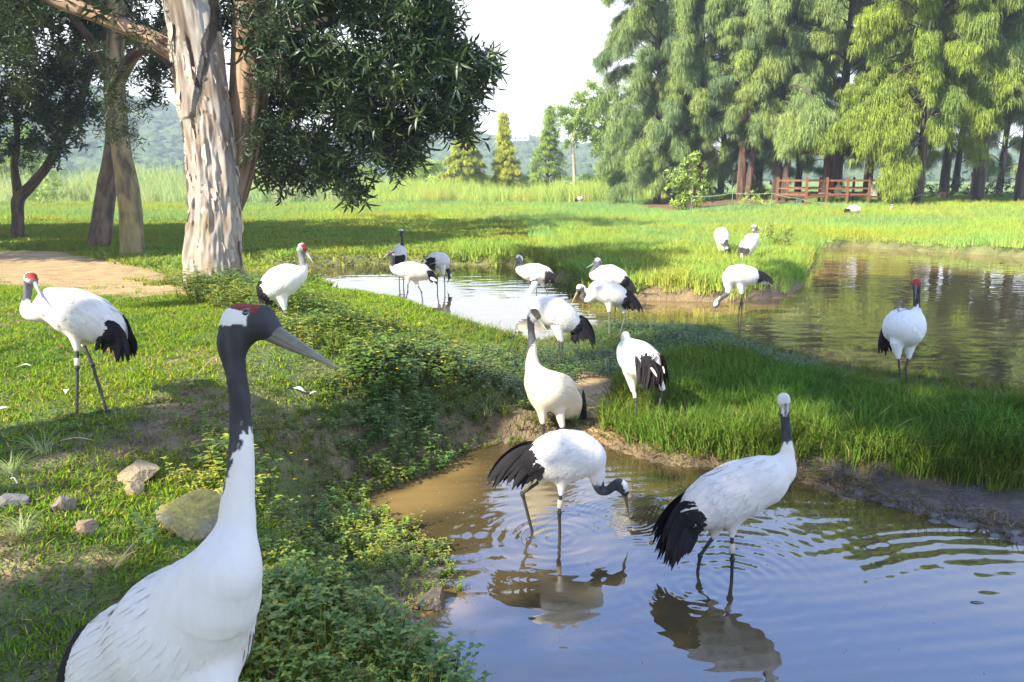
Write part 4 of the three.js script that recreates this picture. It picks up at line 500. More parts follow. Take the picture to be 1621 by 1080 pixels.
function capD(p, c) {   // tapered capsule
  const wx = p.x - c.a.x, wy = p.y - c.a.y, wz = p.z - c.a.z, h = clamp((wx * c.d.x + wy * c.d.y + wz * c.d.z) / c.dd);
  return Math.hypot(wx - c.d.x * h, wy - c.d.y * h, wz - c.d.z * h) - (c.ra + (c.rb - c.ra) * h);
}
const cap = (a, b, ra, rb) => { const d = b.clone().sub(a); return { a, d, dd: Math.max(1e-9, d.dot(d)), ra, rb }; };
const smin = (a, b, k) => { const h = Math.max(k - Math.abs(a - b), 0) / k; return Math.min(a, b) - h * h * k * .25; };
function surfaceNet(sdf, lo, hi, c) {
  const n = [0, 1, 2].map((k) => Math.ceil((hi[k] - lo[k]) / c / 4) * 4 + 4), N1 = n[0] + 1, N2 = n[1] + 1, N3 = n[2] + 1, val = new Float32Array(N1 * N2 * N3).fill(9), p = V(), B = 4;
  const at3 = (i, j, k) => (k * N2 + j) * N1 + i, done = new Uint8Array(N1 * N2 * N3);
  const blocks = [];
  for (let k = 0; k < n[2]; k += B) for (let j = 0; j < n[1]; j += B) for (let i = 0; i < n[0]; i += B) {
    p.set(lo[0] + (i + 2) * c, lo[1] + (j + 2) * c, lo[2] + (k + 2) * c);
    if (Math.abs(sdf(p)) > c * 2 * 1.75 * 1.25) continue; blocks.push([i, j, k]);
    for (let z = k; z <= k + B; z++) for (let y = j; y <= j + B; y++) for (let x = i; x <= i + B; x++) { const q = at3(x, y, z); if (!done[q]) { done[q] = 1; p.set(lo[0] + x * c, lo[1] + y * c, lo[2] + z * c); val[q] = sdf(p); } }
  }
  const vert = new Int32Array(N1 * N2 * N3).fill(-1), pos = [], idx = [], E = [[0, 1], [2, 3], [4, 5], [6, 7], [0, 2], [1, 3], [4, 6], [5, 7], [0, 4], [1, 5], [2, 6], [3, 7]];
  for (const [bi, bj, bk] of blocks) for (let k = bk; k < bk + B; k++) for (let j = bj; j < bj + B; j++) for (let i = bi; i < bi + B; i++) {
    const v = [], m = []; for (let q = 0; q < 8; q++) { v[q] = val[at3(i + (q & 1), j + (q >> 1 & 1), k + (q >> 2))]; m.push(v[q] < 0); }
    if (m.every((x) => x === m[0])) continue;
    let sx = 0, sy = 0, sz = 0, cnt = 0;
    for (const [a, b] of E) if (m[a] !== m[b]) { const t = v[a] / (v[a] - v[b]); sx += lerp(a & 1, b & 1, t); sy += lerp(a >> 1 & 1, b >> 1 & 1, t); sz += lerp(a >> 2, b >> 2, t); cnt++; }
    vert[at3(i, j, k)] = pos.length / 3; pos.push(lo[0] + (i + sx / cnt) * c, lo[1] + (j + sy / cnt) * c, lo[2] + (k + sz / cnt) * c);
  }
  const quad = (a, b, d, e, flip) => { if (a < 0 || b < 0 || d < 0 || e < 0) return; flip ? idx.push(a, d, b, a, e, d) : idx.push(a, b, d, a, d, e); };
  for (const [bi, bj, bk] of blocks) for (let k = bk; k < bk + B; k++) for (let j = bj; j < bj + B; j++) for (let i = bi; i < bi + B; i++) {
    if (!i || !j || !k) continue; const s = val[at3(i, j, k)] < 0;
    if (s !== val[at3(i + 1, j, k)] < 0) quad(vert[at3(i, j - 1, k - 1)], vert[at3(i, j, k - 1)], vert[at3(i, j, k)], vert[at3(i, j - 1, k)], !s);
    if (s !== val[at3(i, j + 1, k)] < 0) quad(vert[at3(i - 1, j, k - 1)], vert[at3(i - 1, j, k)], vert[at3(i, j, k)], vert[at3(i, j, k - 1)], !s);
    if (s !== val[at3(i, j, k + 1)] < 0) quad(vert[at3(i - 1, j - 1, k)], vert[at3(i, j - 1, k)], vert[at3(i, j, k)], vert[at3(i - 1, j, k)], !s);
  }
  const nor = new Float32Array(pos.length), e = c * .4, g = V();
  for (let i = 0; i < pos.length; i += 3) { g.set(0, 0, 0); for (const ax of ['x', 'y', 'z']) { p.set(pos[i], pos[i + 1], pos[i + 2]); p[ax] += e; const a = sdf(p); p[ax] -= 2 * e; g[ax] = a - sdf(p); } g.normalize(); nor[i] = g.x; nor[i + 1] = g.y; nor[i + 2] = g.z; }
  return { pos, idx, nor };
}
// a feather along points p[] with outward directions n[] and widths w[]; the middle is raised a little
function feather(p, n, w, col, ridge = .12) {
  const pos = [], idx = [], c = [];
  p.forEach((q, i) => {
    const T = (p[Math.min(p.length - 1, i + 1)]).clone().sub(p[Math.max(0, i - 1)]).normalize(), S = T.clone().cross(n[i]).normalize();
    for (const s of [-1, 0, 1]) { const v = q.clone().addScaledVector(S, s * w[i]).addScaledVector(n[i], s ? -ridge * w[i] : 0); pos.push(v.x, v.y, v.z); c.push(...(typeof col === 'function' ? col(i / (p.length - 1), s) : col)); }
  });
  for (let i = 0; i < p.length - 1; i++) for (let s = 0; s < 2; s++) { const a = i * 3 + s; idx.push(a, a + 1, a + 3, a + 1, a + 4, a + 3); }
  return geo(pos, idx, { col: c });
}
const grow = (p, T, a) => p.clone().addScaledVector(T, a);
/* a crane from points given in the frame: [px, py, dz, radius px]; everything is built in metres round the bird's own feet */
function crane(s) {
  const R = rng(s.seed ?? 1), t0 = s.t ?? groundHit(...s.foot).t, P = ([x, y, z = 0]) => at(x, y, t0 + z), rad = (r, z = 0) => r * (t0 + z) / F;
  const base = P(s.foot ?? s.legs[0][s.legs[0].length - 1]); base.y = Math.max(-.1, ground(base.x, base.z));
  const L = (a) => P(a).sub(base);
  const body = s.body.map((b) => ({ p: L(b), r: rad(b[3], b[2]) })), neck = s.neck.map((b) => ({ p: L(b), r: rad(b[3], b[2]) })), head = s.head.map((b) => ({ p: L(b), r: rad(b[3], b[2]) }));
  const cell = s.cell ?? .013, view = at(...s.body[0].slice(0, 2), t0).sub(camera.position).normalize();
  const fwd = body[0].p.clone().sub(body[body.length - 1].p); if (s.fwd) fwd.set(...s.fwd); fwd.y = 0; fwd.normalize();
  const side = fwd.clone().cross(UP).normalize();
  // neck curve, denser
  const nc = new THREE.CatmullRomCurve3([head[0].p, ...neck.map((n) => n.p), body[0].p], false, 'centripetal'), nr = [head[0].r * .8, ...neck.map((n) => n.r), body[0].r * .9], NS = 34, nk = [];
  for (let i = 0; i <= NS; i++) { const u = i / NS * (nr.length - 1) * .9999, k = Math.floor(u); nk.push({ p: nc.getPoint(i / NS), T: nc.getTangent(i / NS), r: lerp(nr[k], nr[k + 1], u - k) }); }
  let len = 0; nk.forEach((n, i) => { if (i) len += n.p.distanceTo(nk[i - 1].p); n.s = len; }); nk.forEach((n) => { n.s /= len; });
  const H = head[0].p, bt = L(s.bill[1]), bb = L(s.bill[0]), bd = bt.clone().sub(bb).normalize();
  // throat side, carried along from the head
  let T = bd.clone().negate(), N = nk[5].p.clone().sub(H); N.addScaledVector(T, -N.dot(T)).normalize(); const throat = N.clone();
  nk.forEach((n) => { const q = Q1.setFromUnitVectors(T, n.T); N = N.clone().applyQuaternion(q); N.addScaledVector(n.T, -N.dot(n.T)).normalize(); n.N = N.clone(); T = n.T; });
  const capsB = [], capsN = [], capsH = [], capsT = [];
  for (let i = 0; i < body.length - 1; i++) capsB.push(cap(body[i].p, body[i + 1].p, body[i].r, body[i + 1].r));
  for (let i = 2; i < nk.length - 1; i++) capsN.push(cap(nk[i].p, nk[i + 1].p, nk[i].r, nk[i + 1].r));
  for (let i = 0; i < head.length - 1; i++) capsH.push(cap(head[i].p, head[i + 1].p, head[i].r, head[i + 1].r));
  capsH.push(cap(nk[0].p, nk[3].p, head[0].r * .8, nk[3].r));
  for (const th of s.thighs) capsT.push(cap(L(th[0]), L(th[1]), rad(th[0][3]), rad(th[1][3])));
  const hr = head[0].r, sdf = (p) => {
    let d = capD(p, capsB[0]); for (let i = 1; i < capsB.length; i++) d = smin(d, capD(p, capsB[i]), .07);
    for (const c of capsT) d = smin(d, capD(p, c), .05);
    if (s.relief && Math.abs(d) < .03) d += s.relief * (noise3(p.x * 34, p.y * 11, p.z * 34) + .7 * noise3(p.x * 80, p.y * 22, p.z * 80));
    let n = 9; for (const c of capsN) { const e = capD(p, c); n = n === 9 ? e : smin(n, e, .006); }
    let h = capD(p, capsH[0]); for (let i = 1; i < capsH.length; i++) h = smin(h, capD(p, capsH[i]), hr * .5);
    return smin(smin(h, n, hr * .5), d, s.kn ?? .035);
  };
  const torso = (p) => { let d = capD(p, capsB[0]); for (let i = 1; i < capsB.length; i++) d = smin(d, capD(p, capsB[i]), .07); return d; };
  const lo = [1e9, 1e9, 1e9], hi = [-1e9, -1e9, -1e9], reach = (p, r) => ['x', 'y', 'z'].forEach((k, i) => { lo[i] = Math.min(lo[i], p[k] - r - cell * 3); hi[i] = Math.max(hi[i], p[k] + r + cell * 3); });
  body.forEach((b) => reach(b.p, b.r + .02)); nk.forEach((b) => reach(b.p, b.r + .01)); head.forEach((b) => reach(b.p, b.r + .01)); capsT.forEach((c) => { reach(c.a, c.ra + .02); reach(c.a.clone().add(c.d), c.rb + .02); });
  const root = thing('red_crowned_crane', base, s.label, 'crane', 'cranes at the pond');
  const S = surfaceNet(sdf, lo, hi, cell), col = [], p = V(), q = V(), up = throat.clone().negate(), hb = s.hax ? L(s.hax[1]).sub(L(s.hax[0])).normalize() : bd, hu = s.hax ? up.clone().addScaledVector(hb, -up.dot(hb)).normalize() : up;
  const white = s.white ?? [.74, .705, .64], cream = s.cream ?? [.70, .62, .47], dark = s.dark ?? [.035, .033, .036], cr = s.creamy ?? .12, bl = s.black ?? [.62, .5], nape = s.nape ?? .45;
  for (let i = 0; i < S.pos.length; i += 3) {
    p.set(S.pos[i], S.pos[i + 1], S.pos[i + 2]);
    const f = noise3(p.x * 30, p.y * 30, p.z * 30), g = fbm(p.x * 5 + s.seed, p.y * 5, p.z * 5, 3), streak = noise3(p.x * 60, p.y * 14, p.z * 60);
    let c = white.map((v, k) => lerp(v, cream[k], clamp(cr + g * 1.1 * (s.stain ?? .5))) * (1 + .03 * streak));
    let best = 1e9, b = nk[0], bi = 0; for (let k = 0; k < nk.length; k++) { const e = p.distanceToSquared(nk[k].p); if (e < best) { best = e; b = nk[k]; bi = k; } }
    const dn = Math.sqrt(best) - b.r, onHead = p.distanceTo(H) < hr * 1.6 || head.some((h) => p.distanceTo(h.p) < h.r * 1.25);
    if (bi < NS - 1 && dn < .02 || onHead) {
      const fr = q.copy(p).sub(b.p).dot(b.N) / b.r, end = lerp(bl[1], bl[0], clamp(.5 + .5 * fr)) + (s.fade ?? .05) * (s.fade ? noise3(p.x * 160, p.y * 16, p.z * 160) + .6 * noise3(p.x * 60, p.y * 8, p.z * 60) : streak) + .03 * f;
      if (bi > 1) { const k = ss(.016, -.016, b.s - end); c = c.map((v, m) => lerp(v, dark[m] * (1.1 + .5 * streak + .2 * f), k)); }
      if (bi > 1 && -fr > (s.face === 'back' ? .62 : .35) + .25 * f + .8 * ss(nape * .5, nape, b.s) && b.s < nape) c = white.map((v) => v * (s.face === 'back' ? clamp(.55 + .5 * streak, .12, .9) : .97));
      q.copy(p).sub(H); const hx = q.dot(hb) / hr, hy = q.dot(hu) / hr;
      if (onHead && (bi < 4 || hx > .2)) {
        if (s.face === 'back') c = white.map((v) => v * (.86 + .12 * streak));
        else {
          const black = hy < (s.cheek ?? -.05) + .12 * f - .25 * ss(0, -1, hx) || hx > (s.lore ?? .55) + .1 * f;
          c = black ? dark.map((v) => v * (1.2 + .5 * streak)) : white.map((v) => v * .98);
          if (s.young && hy > 0) c = [.14 + .03 * f, .09, .06];
          const red = s.red ?? [.62, 1.1, -.55]; if (!s.young && s.red !== 0 && hy > red[0] + .04 * f && hx < red[1] && hx > red[2]) { const k = s.seed === 1 ? .27 : .40, g2 = .8 + .5 * noise3(p.x * 220, p.y * 220, p.z * 220); c = [k * g2, .034 * g2, .019]; };
        }
      }
    }
    col.push(...c.map((v) => Math.max(.008, v)));
  }
  const bm = mesh('body', geo(S.pos, S.idx, { col, nor: S.nor }), bodyMat, root);
  // bill: two horny halves
  {
    const r0 = rad(s.billR ?? s.head[0][3] * .42), parts = [], K = s.billCol ?? [.22, .22, .16];
    for (const [o, sc] of [[.18, 1], [-.26, .85]]) {
      const pts = [0, .25, .5, .75, 1].map((k) => bb.clone().lerp(bt, k * (o > 0 ? 1 : .97)).addScaledVector(up, o * r0 * (1 - k) * (k ? 1 : 1)).addScaledVector(bd, k ? 0 : -r0 * .8));
      parts.push(tube(pts, [1, .78, .56, .36, .12].map((k) => k * r0 * .72 * sc), { seg: 12, rows: 16, col: (u, a, w) => { const f = .9 + .25 * noise3(w.x * 90, w.y * 90, w.z * 90); return K.map((v, i) => v * f * lerp(s.billDark ?? .75, 1.15, u)); } }));
    }
    mesh('bill', merge(parts), billMat, root);
  }
  // eyes, set in the sides of the head
  const lat = bd.clone().cross(throat).normalize();
  if (!s.noEyes) for (const sg of [-1, 1]) {
    const o = s.eye ? L(s.eye).sub(H) : null, e = H.clone().addScaledVector(bd, o ? o.dot(bd) : hr * .45).addScaledVector(up, o ? o.dot(up) : hr * .15), d = lat.clone().multiplyScalar(sg), er = s.eyeR ? rad(s.eyeR) : hr * .21;
    let k = 0; for (let i = 0; i < 60 && sdf(grow(e, d, k)) < -er * .45; i++) k += hr * .02;
    const eg = new THREE.SphereGeometry(er, 14, 10); eg.translate(...grow(e, d, k).toArray());
    mesh('eye', eg, eyeMat, root);
  }
  // legs: shin, knobbly joint, shank, toes
  s.legs.forEach((lg, li) => {
    const pts = lg.map((a) => L(a)), foot = pts[pts.length - 1], w = foot.clone().add(base), gy = ground(w.x, w.z), lift = s.lifted === li;
    if (!lift) { const last = pts[pts.length - 2], k = gy - .0 - base.y; if (foot.y > k) foot.y = k; else { const e = foot.clone().sub(last), f = Math.max(.2, (k - last.y) / (e.y || -1)); if (f < 1 && f > .2) foot.copy(last).addScaledVector(e, f); } }
    const hock = pts[pts.length - 2], lr = s.legR ?? .0125, c3 = s.legCol ?? [.045, .042, .038], lc = (u, a, v) => { const f = .8 + .5 * noise3(v.x * 80, v.y * 160, v.z * 80); return c3.map((x) => x * f); };
    const parts = [tube([pts[0], hock], [lr * 1.15, lr * 1.05], { seg: 8, rows: 6, col: lc }), tube([hock.clone().lerp(pts[0], .06), hock, hock.clone().lerp(foot, .07)], [lr * 1.0, lr * 1.75, lr * 1.0], { seg: 9, rows: 8, col: lc }), tube([hock, foot], [lr * 1.05, lr * .9], { seg: 8, rows: 6, col: lc })];
    const dir = s.toeDir ? V(...s.toeDir).normalize() : bdFlat(fwd), ta = lift ? -.8 : -.05;
    for (const [an, ln] of [[-.55, .085], [0, .105], [.5, .085], [3.0, .03]]) { const d = dir.clone().applyAxisAngle(UP, an), a = foot.clone().add(V(0, .012, 0)), m = a.clone().addScaledVector(d, ln * .55).add(V(0, lift ? -.03 : .006, 0)), e = a.clone().addScaledVector(d, ln).add(V(0, lift ? -.075 : -.012, 0)); parts.push(tube([a, m, e], [.010, .0085, .004], { seg: 6, rows: 5, col: lc })); }
    mesh('leg', merge(parts), legMat, root);
    if (s.band && s.band[0] === li) { const b0 = L([s.band[1], s.band[2] - s.band[3] / 2, s.legs[li][0][2]]), b1 = L([s.band[1], s.band[2] + s.band[3] / 2, s.legs[li][0][2]]), ax = b1.clone().sub(b0), proj = (w) => { const i = w.y < hock.y ? [hock, foot] : [pts[0], hock], d = i[1].clone().sub(i[0]), k = (w.y - i[0].y) / d.y; return i[0].clone().addScaledVector(d, k); }; mesh('leg_band', tube([proj(b0), proj(b1)], [lr * 1.75, lr * 1.75], { seg: 12, rows: 2 }), bandMat, root); }
  });
  // folded wings: rows of overlapping white feathers laid on the back and flanks
  const bc = new THREE.CatmullRomCurve3(body.map((b) => b.p), false, 'centripetal'), bl2 = bc.getLength();
  const onBody = (u, th, sg, off) => {
    const c = bc.getPoint(clamp(u, 0, 1)), T2 = bc.getTangent(clamp(u, 0, 1)); if (u > 1) c.addScaledVector(T2, (u - 1) * bl2);
    const U = UP.clone().addScaledVector(T2, -T2.y).normalize(), Sd = T2.clone().cross(U).normalize().multiplyScalar(sg), d = U.clone().multiplyScalar(Math.cos(th)).addScaledVector(Sd, Math.sin(th));
    let r = .5; for (let i = 0; i < 14; i++) r -= torso(grow(c, d, r)) * .9; return { p: grow(c, d, Math.max(.01, r) + off), n: d };
  };
  const wf = [], rows = s.frows ?? 10, per = s.fper ?? 9, W = s.wing ?? [.05, 1.0];
  for (const sg of [-1, 1]) for (let j = 0; j < rows; j++) for (let k = 0; k < per; k++) {
    const v = j / (rows - 1), u0 = lerp(W[0], W[1] - .22, v) + (R() - .5) * .07, th0 = lerp(.12, (s.wlow ?? 2.1) - .25 * (1 - v), (k + .5 * (j % 2)) / (per - .5)) + (R() - .5) * .08, ln = lerp(s.fl ?? .2, (s.fl ?? .2) + .13, v) * (.85 + .35 * R()), wd = lerp(.030, .042, v) * (s.fw ?? 1), pp = [], nn = [], ww = [];
    for (let i = 0; i <= 5; i++) { const x = i / 5, o = onBody(u0 + ln * x, th0 + .16 * x * (s.droop ?? 1), sg, i ? (s.flift ?? .007) * (.2 + 1.3 * x) * ss(-.1, .3, v) + .0015 * v : -.006); pp.push(o.p); nn.push(o.n); ww.push(wd * [.7, 1, 1.05, .95, .72, .12][i]); }
    const tone = 1 - (s.tone ?? .15) * R(), st = clamp(cr + (R() - .5) * (s.stain ?? .5) * .6 + (R() < .06 ? .5 : 0) * (s.stain ?? .5));
    wf.push(feather(pp, nn, ww, (x, e) => white.map((c, m) => lerp(c, cream[m], st) * tone), s.ridge ?? .22));
  }
  if (wf.length) mesh('wing_feathers', merge(wf), featherMat, root).userData.kind = 'stuff';
  // long black plumes that hang over the tail
  if (s.plume) {
    const pl = s.plume, pf = [], lerpL = (list, u) => { const x = u * (list.length - 1), i = Math.min(list.length - 2, Math.floor(x)), f = x - i, a = list[i], b = list[Math.min(list.length - 1, i + 1)]; return [lerp(a[0], b[0], f), lerp(a[1], b[1], f), lerp(a[2] ?? 0, b[2] ?? 0, f)]; };
    const broad = Math.abs(side.dot(view)) > .5, nP = pl.n ?? 26, cz = s.body[s.body.length - 1][2];
    for (let i = 0; i < nP; i++) {
      const sg = i % 2 ? 1 : -1, u = clamp(((i >> 1) + .5) / (nP / 2) + (R() - .5) * .1), rt = lerpL(pl.r, clamp(u + (R() - .5) * .25)), tp = lerpL(pl.t, u), jit = pl.jit ?? 5;
      tp[0] += (R() - .5) * jit; tp[1] += (R() - .5) * jit * 1.6;
      const push = broad ? side.clone().multiplyScalar(sg) : view.clone().negate(), near = broad ? push.dot(view) < 0 : true;
      const a = L([rt[0], rt[1], rt[2] || cz]), b = L([tp[0], tp[1], tp[2] || cz]);
      if (broad) { a.addScaledVector(push, .02 + .04 * R()); b.addScaledVector(push, .02 + .07 * R()); } else { const sp = (R() - .5) * .05; a.addScaledVector(push, .02); b.addScaledVector(side, sp).addScaledVector(push, .05 + .04 * R()); }
      const D = b.clone().sub(a), m = a.clone().addScaledVector(D, .5).add(V(0, (pl.arch ?? .22) * D.length() * (.5 + .8 * R()), 0)).addScaledVector(fwd, -(pl.out ?? .10) * D.length());
      const cv = new THREE.QuadraticBezierCurve3(a, m, b), pp = [], nn = [], ww = [], wd = (pl.w ?? .030) * (.9 + .5 * R());
      for (let k = 0; k <= 8; k++) { const x = k / 8, w = cv.getPoint(x); for (let g = 0; k && g < 30 && sdf(w) < .006 + .008 * R(); g++) w.addScaledVector(push, .01); pp.push(w); const tn = cv.getTangent(x); nn.push(push.clone().addScaledVector(UP, .5).addScaledVector(tn, -tn.dot(push.clone().addScaledVector(UP, .5))).normalize()); ww.push(wd * [.12, .6, .95, 1, .95, .85, .7, .45, .06][k]); }
      const g = .8 + .5 * R(), K = pl.col ?? [.018, .016, .017];
      pf.push(feather(pp, nn, ww, (x, e) => K.map((v) => v * g), .22));
    }
    mesh('black_plumes', merge(pf), plumeMat, root).userData.kind = 'stuff';
    if (pl.white) mesh('white_tail', merge(pl.white.map((w) => { const a = L(w[0]), b = L(w[1]), pp = [], nn = [], ww = []; for (let k = 0; k <= 4; k++) { pp.push(a.clone().lerp(b, k / 4)); nn.push(broad ? side.clone().multiplyScalar(side.dot(view) > 0 ? -1 : 1) : view.clone().negate()); ww.push(rad(w[2]) * [.7, 1, 1, .7, .1][k]); } return feather(pp, nn, ww, white, .2); })), featherMat, root);
  }
  return root;
}
const bdFlat = (v) => v.clone().setY(0).normalize();
// the front bird
crane({ seed: 1, t: 2.05, foot: [270, 1560], cell: .0044, label: 'nearest crane, red crowned with charcoal neck, standing beside the mossy rock',
  head: [[383, 512, 0, 31], [411, 511, -.01, 25], [429, 521, -.015, 16]], bill: [[430, 527, -.015], [532, 582, -.06]], billR: 19, billCol: [.24, .225, .17], billDark: .6, eye: [404.5, 498, 0], eyeR: 7.5, hax: [[360, 500, 0], [440, 512, 0]], red: [.70, .95, -.75], cheek: -.02, lore: .62,
  fade: .075, neck: [[368, 549, .0, 20], [373, 588, .0, 15], [379, 628, -.01, 15.2], [381, 672, -.01, 16.5], [382, 718, -.02, 18.5], [380, 758, -.03, 21], [376, 795, -.04, 25], [374, 835, -.06, 29]], black: [.40, .74], nape: .12,
  kn: .06, body: [[357, 905, -.10, 46], [335, 944, -.06, 67], [293, 1000, .02, 97], [220, 1052, .18, 90], [172, 1130, .32, 64]], fwd: [.75, 0, .5],
  thighs: [[[330, 1085, -.06, 40], [322, 1180, -.06, 20]], [[270, 1100, .1, 40], [262, 1190, .1, 20]]], legs: [[[322, 1170, -.06], [315, 1330, -.06], [322, 1560, -.06]], [[262, 1180, .1], [250, 1340, .1], [262, 1540, .1]]],
  relief: .0019, wing: [.32, 1.05], frows: 12, fper: 11, fw: .9, fl: .16, droop: .3, flift: .0013, ridge: .02, tone: .05, stain: .25, creamy: .06, wlow: 2.9,
  plume: { r: [[152, 985, .30], [150, 1060, .34]], t: [[116, 1085, .42], [128, 1130, .42], [170, 1190, .4]], n: 22, w: .03 } });
// left bank
crane({ seed: 2, foot: [121, 655], cell: .011, label: 'ringed crane on the lawn at the left, bill tucked down over its shoulder',
  head: [[48.5, 440, 0, 9.2], [53, 446, -.03, 6.5]], bill: [[56, 450, -.05], [71, 485, -.26]], billR: 4.4, billCol: [.42, .42, .38], red: [.25, 1.5, -.2], cheek: -.4, lore: 1.3,
  neck: [[45, 452, .02, 6], [43, 465, .02, 5.6], [40.5, 481, .02, 6.6], [42, 493, .02, 9], [52, 497, .01, 12]], black: [.42, .62], nape: .36, dark: [.085, .085, .10],
  body: [[68, 492, 0, 17], [86, 483, 0, 25], [115, 494, 0, 34], [145, 505, 0, 32], [168, 518, 0, 25], [182, 528, 0, 16]],
  thighs: [[[118, 524, -.05, 11], [121.5, 553, -.05, 4.6]], [[131, 530, .06, 8], [132, 546, .06, 4]]], legs: [[[121.5, 548, -.05], [122, 582, -.05], [121.5, 656, -.05]], [[131, 543, .06], [146, 577, .06], [168, 640, .06]]], band: [0, 122, 573, 12], toeDir: [-1, 0, .4],
  plume: { r: [[178, 500], [182, 515], [168, 532]], t: [[212, 552], [206, 570], [193, 575], [178, 552], [162, 551], [149, 548]], n: 34, w: .034, jit: 7, white: [[[194, 552], [206, 568], 3]] } });
crane({ seed: 3, foot: [453, 512], label: 'red capped crane facing right on the leafy bank by the trunk',
  head: [[478.5, 392.5, 0, 7.6], [481.5, 394.5, 0, 5.4]], bill: [[483.5, 397], [496, 417]], billR: 3.4, billCol: [.48, .46, .40], red: [.1, 1.6, -.55], cheek: -.1,
  neck: [[475.8, 399, 0, 4.6], [478, 410, 0, 4.9], [480.3, 421, 0, 5.6], [479, 430, 0, 8]], black: [.55, .72], nape: .15, dark: [.16, .155, .16],
  body: [[471, 436, 0, 14], [458, 440, 0, 21], [444, 447, 0, 23.5], [432, 456, 0, 20], [424, 462, 0, 13]],
  thighs: [[[446, 470, -.05, 9], [450.5, 489, -.05, 3.4]], [[440, 470, .06, 8], [443, 484, .06, 3.2]]], legs: [[[450.5, 486, -.05], [452, 495, -.05], [453.5, 516, -.05]], [[443, 482, .06], [443, 494, .06], [446, 514, .06]]], legCol: [.2, .19, .17],
  plume: { r: [[420, 440], [420, 455], [428, 470]], t: [[409, 462], [411, 475], [422, 484], [434, 482]], n: 20, w: .035, jit: 4 } });
// in the back pond
crane({ seed: 4, foot: [672, 480], cell: .016, label: 'cream feathered crane wading to the left with long strides in the back pond', creamy: .65, stain: .9,
  head: [[619.4, 399.5, 0, 4.3], [616.5, 401, 0, 3.2]], bill: [[614.8, 402], [603, 411]], billR: 2, billCol: [.3, .3, .24], young: 1, neck: [[621, 405, 0, 3.6], [621.2, 412, 0, 3.2], [620.8, 420, 0, 3.6], [623, 426, 0, 5]], black: [.6, .8], nape: .25,
  body: [[629, 427.5, 0, 8.5], [640, 428, 0, 12], [655, 429, 0, 14], [668, 431, 0, 12], [677, 434, 0, 8]],
  thighs: [[[646, 440, -.06, 4.5], [645.8, 448, -.06, 2.2]], [[657, 442, .06, 5], [661, 452, .06, 2.2]]], legs: [[[645.8, 446, -.06], [645.3, 462, -.06], [632.8, 480, -.06]], [[660, 450, .06], [667, 462, .06], [672.3, 480, .06]]], legR: .012,
  plume: { r: [[674, 426], [680, 440]], t: [[694, 446], [690, 449], [680, 446]], n: 18, w: .035, jit: 3, white: [[[681, 440, -.2], [692, 445, -.2], 2.4]] } });
crane({ seed: 5, foot: [632, 450], cell: .018, label: 'crane standing with its back turned and dark tail towards the cream wading crane', fwd: [.15, 0, -1],
  head: [[635.2, 366, 0, 3.3], [637.5, 365.5, 0, 2.4]], bill: [[639, 366], [646, 371]], billR: 1.5, billCol: [.12, .12, .1], red: 0, neck: [[635.2, 371, 0, 1.9], [636.6, 378, 0, 1.9], [636.8, 385, 0, 2.3]], black: [.8, .75], nape: .1,
  body: [[634, 391, .12, 6], [632.8, 398, .05, 9.5], [632.5, 408, -.1, 10.5], [632, 414, -.18, 8.5]], thighs: [[[632, 422, 0, 4], [631.8, 431, 0, 2]], [[637.5, 422, 0, 4], [638.3, 431, 0, 2]]], legs: [[[631.8, 430, 0], [632, 438, 0], [631.6, 450, 0]], [[638.3, 430, 0], [638.5, 439, 0], [638.6, 451, 0]]],
  plume: { r: [[625, 403, -.2], [639, 402, -.2]], t: [[624, 416, -.28], [631, 424, -.3], [641, 415, -.28]], n: 18, w: .04, jit: 3, arch: .05 } });
crane({ seed: 6, foot: [704.5, 458], cell: .018, label: 'crane bent forward beside the cream wading crane, black tail towards it', fwd: [1, 0, -.35],
  head: [[712, 437, .3, 3.4], [711, 440, .28, 2.6]], bill: [[710.5, 441, .28], [708, 450, .25]], billR: 1.6, red: 0, neck: [[711, 432, .3, 2.4], [708, 425, .25, 3.5]], black: [.6, .5], nape: .2,
  body: [[703, 414, .1, 9], [699, 412, .05, 11.5], [689, 411, 0, 10.5], [681, 413, -.05, 7.5]], thighs: [[[701.5, 424, 0, 4.5], [702, 434, 0, 2.2]], [[694, 422, .08, 4], [694, 431, .08, 2]]], legs: [[[702, 432, 0], [703.6, 441, 0], [704.7, 458, 0]], [[694, 430, .08], [692, 446, .08], [693, 468, .08]]],
  plume: { r: [[689, 405], [690, 415], [686, 421]], t: [[667, 415], [671, 421], [679, 427], [688, 428]], n: 20, w: .036, jit: 4, white: [[[673, 411, -.2], [671, 418, -.2], 2]] } });
crane({ seed: 7, foot: [848.5, 475], cell: .015, label: 'crane wading at the far bank of the back pond, neck drawn in',
  head: [[820.6, 408, 0, 4.6], [818.5, 410.5, 0, 3.4]], bill: [[817.6, 413], [812.6, 425.5]], billR: 2, billCol: [.3, .26, .16], red: 0, neck: [[824, 409.5, 0, 3.4], [824, 416, 0, 3], [820.8, 423, 0, 3.2], [820.5, 428, 0, 4.5]], black: [.66, .4], nape: .3, dark: [.11, .105, .1],
  body: [[827, 430, 0, 7.5], [836, 430.5, 0, 12.5], [850, 432, 0, 13.8], [862, 434.5, 0, 11.5], [870, 438, 0, 7.5]], thighs: [[[849.6, 443, -.06, 4.5], [849.6, 451, -.06, 2.2]], [[856, 445, .06, 4.5], [860, 453, .06, 2.4]]], legs: [[[849.6, 450, -.06], [849.2, 462, -.06], [848.5, 475, -.06]], [[859, 452, .06], [865, 459, .06], [871, 472, .06]]], legCol: [.12, .11, .09],
  plume: { r: [[859, 426], [861, 438], [859, 445]], t: [[886, 450], [880, 447], [870, 448], [863, 446]], n: 22, w: .036, jit: 4, col: [.035, .03, .028] } });
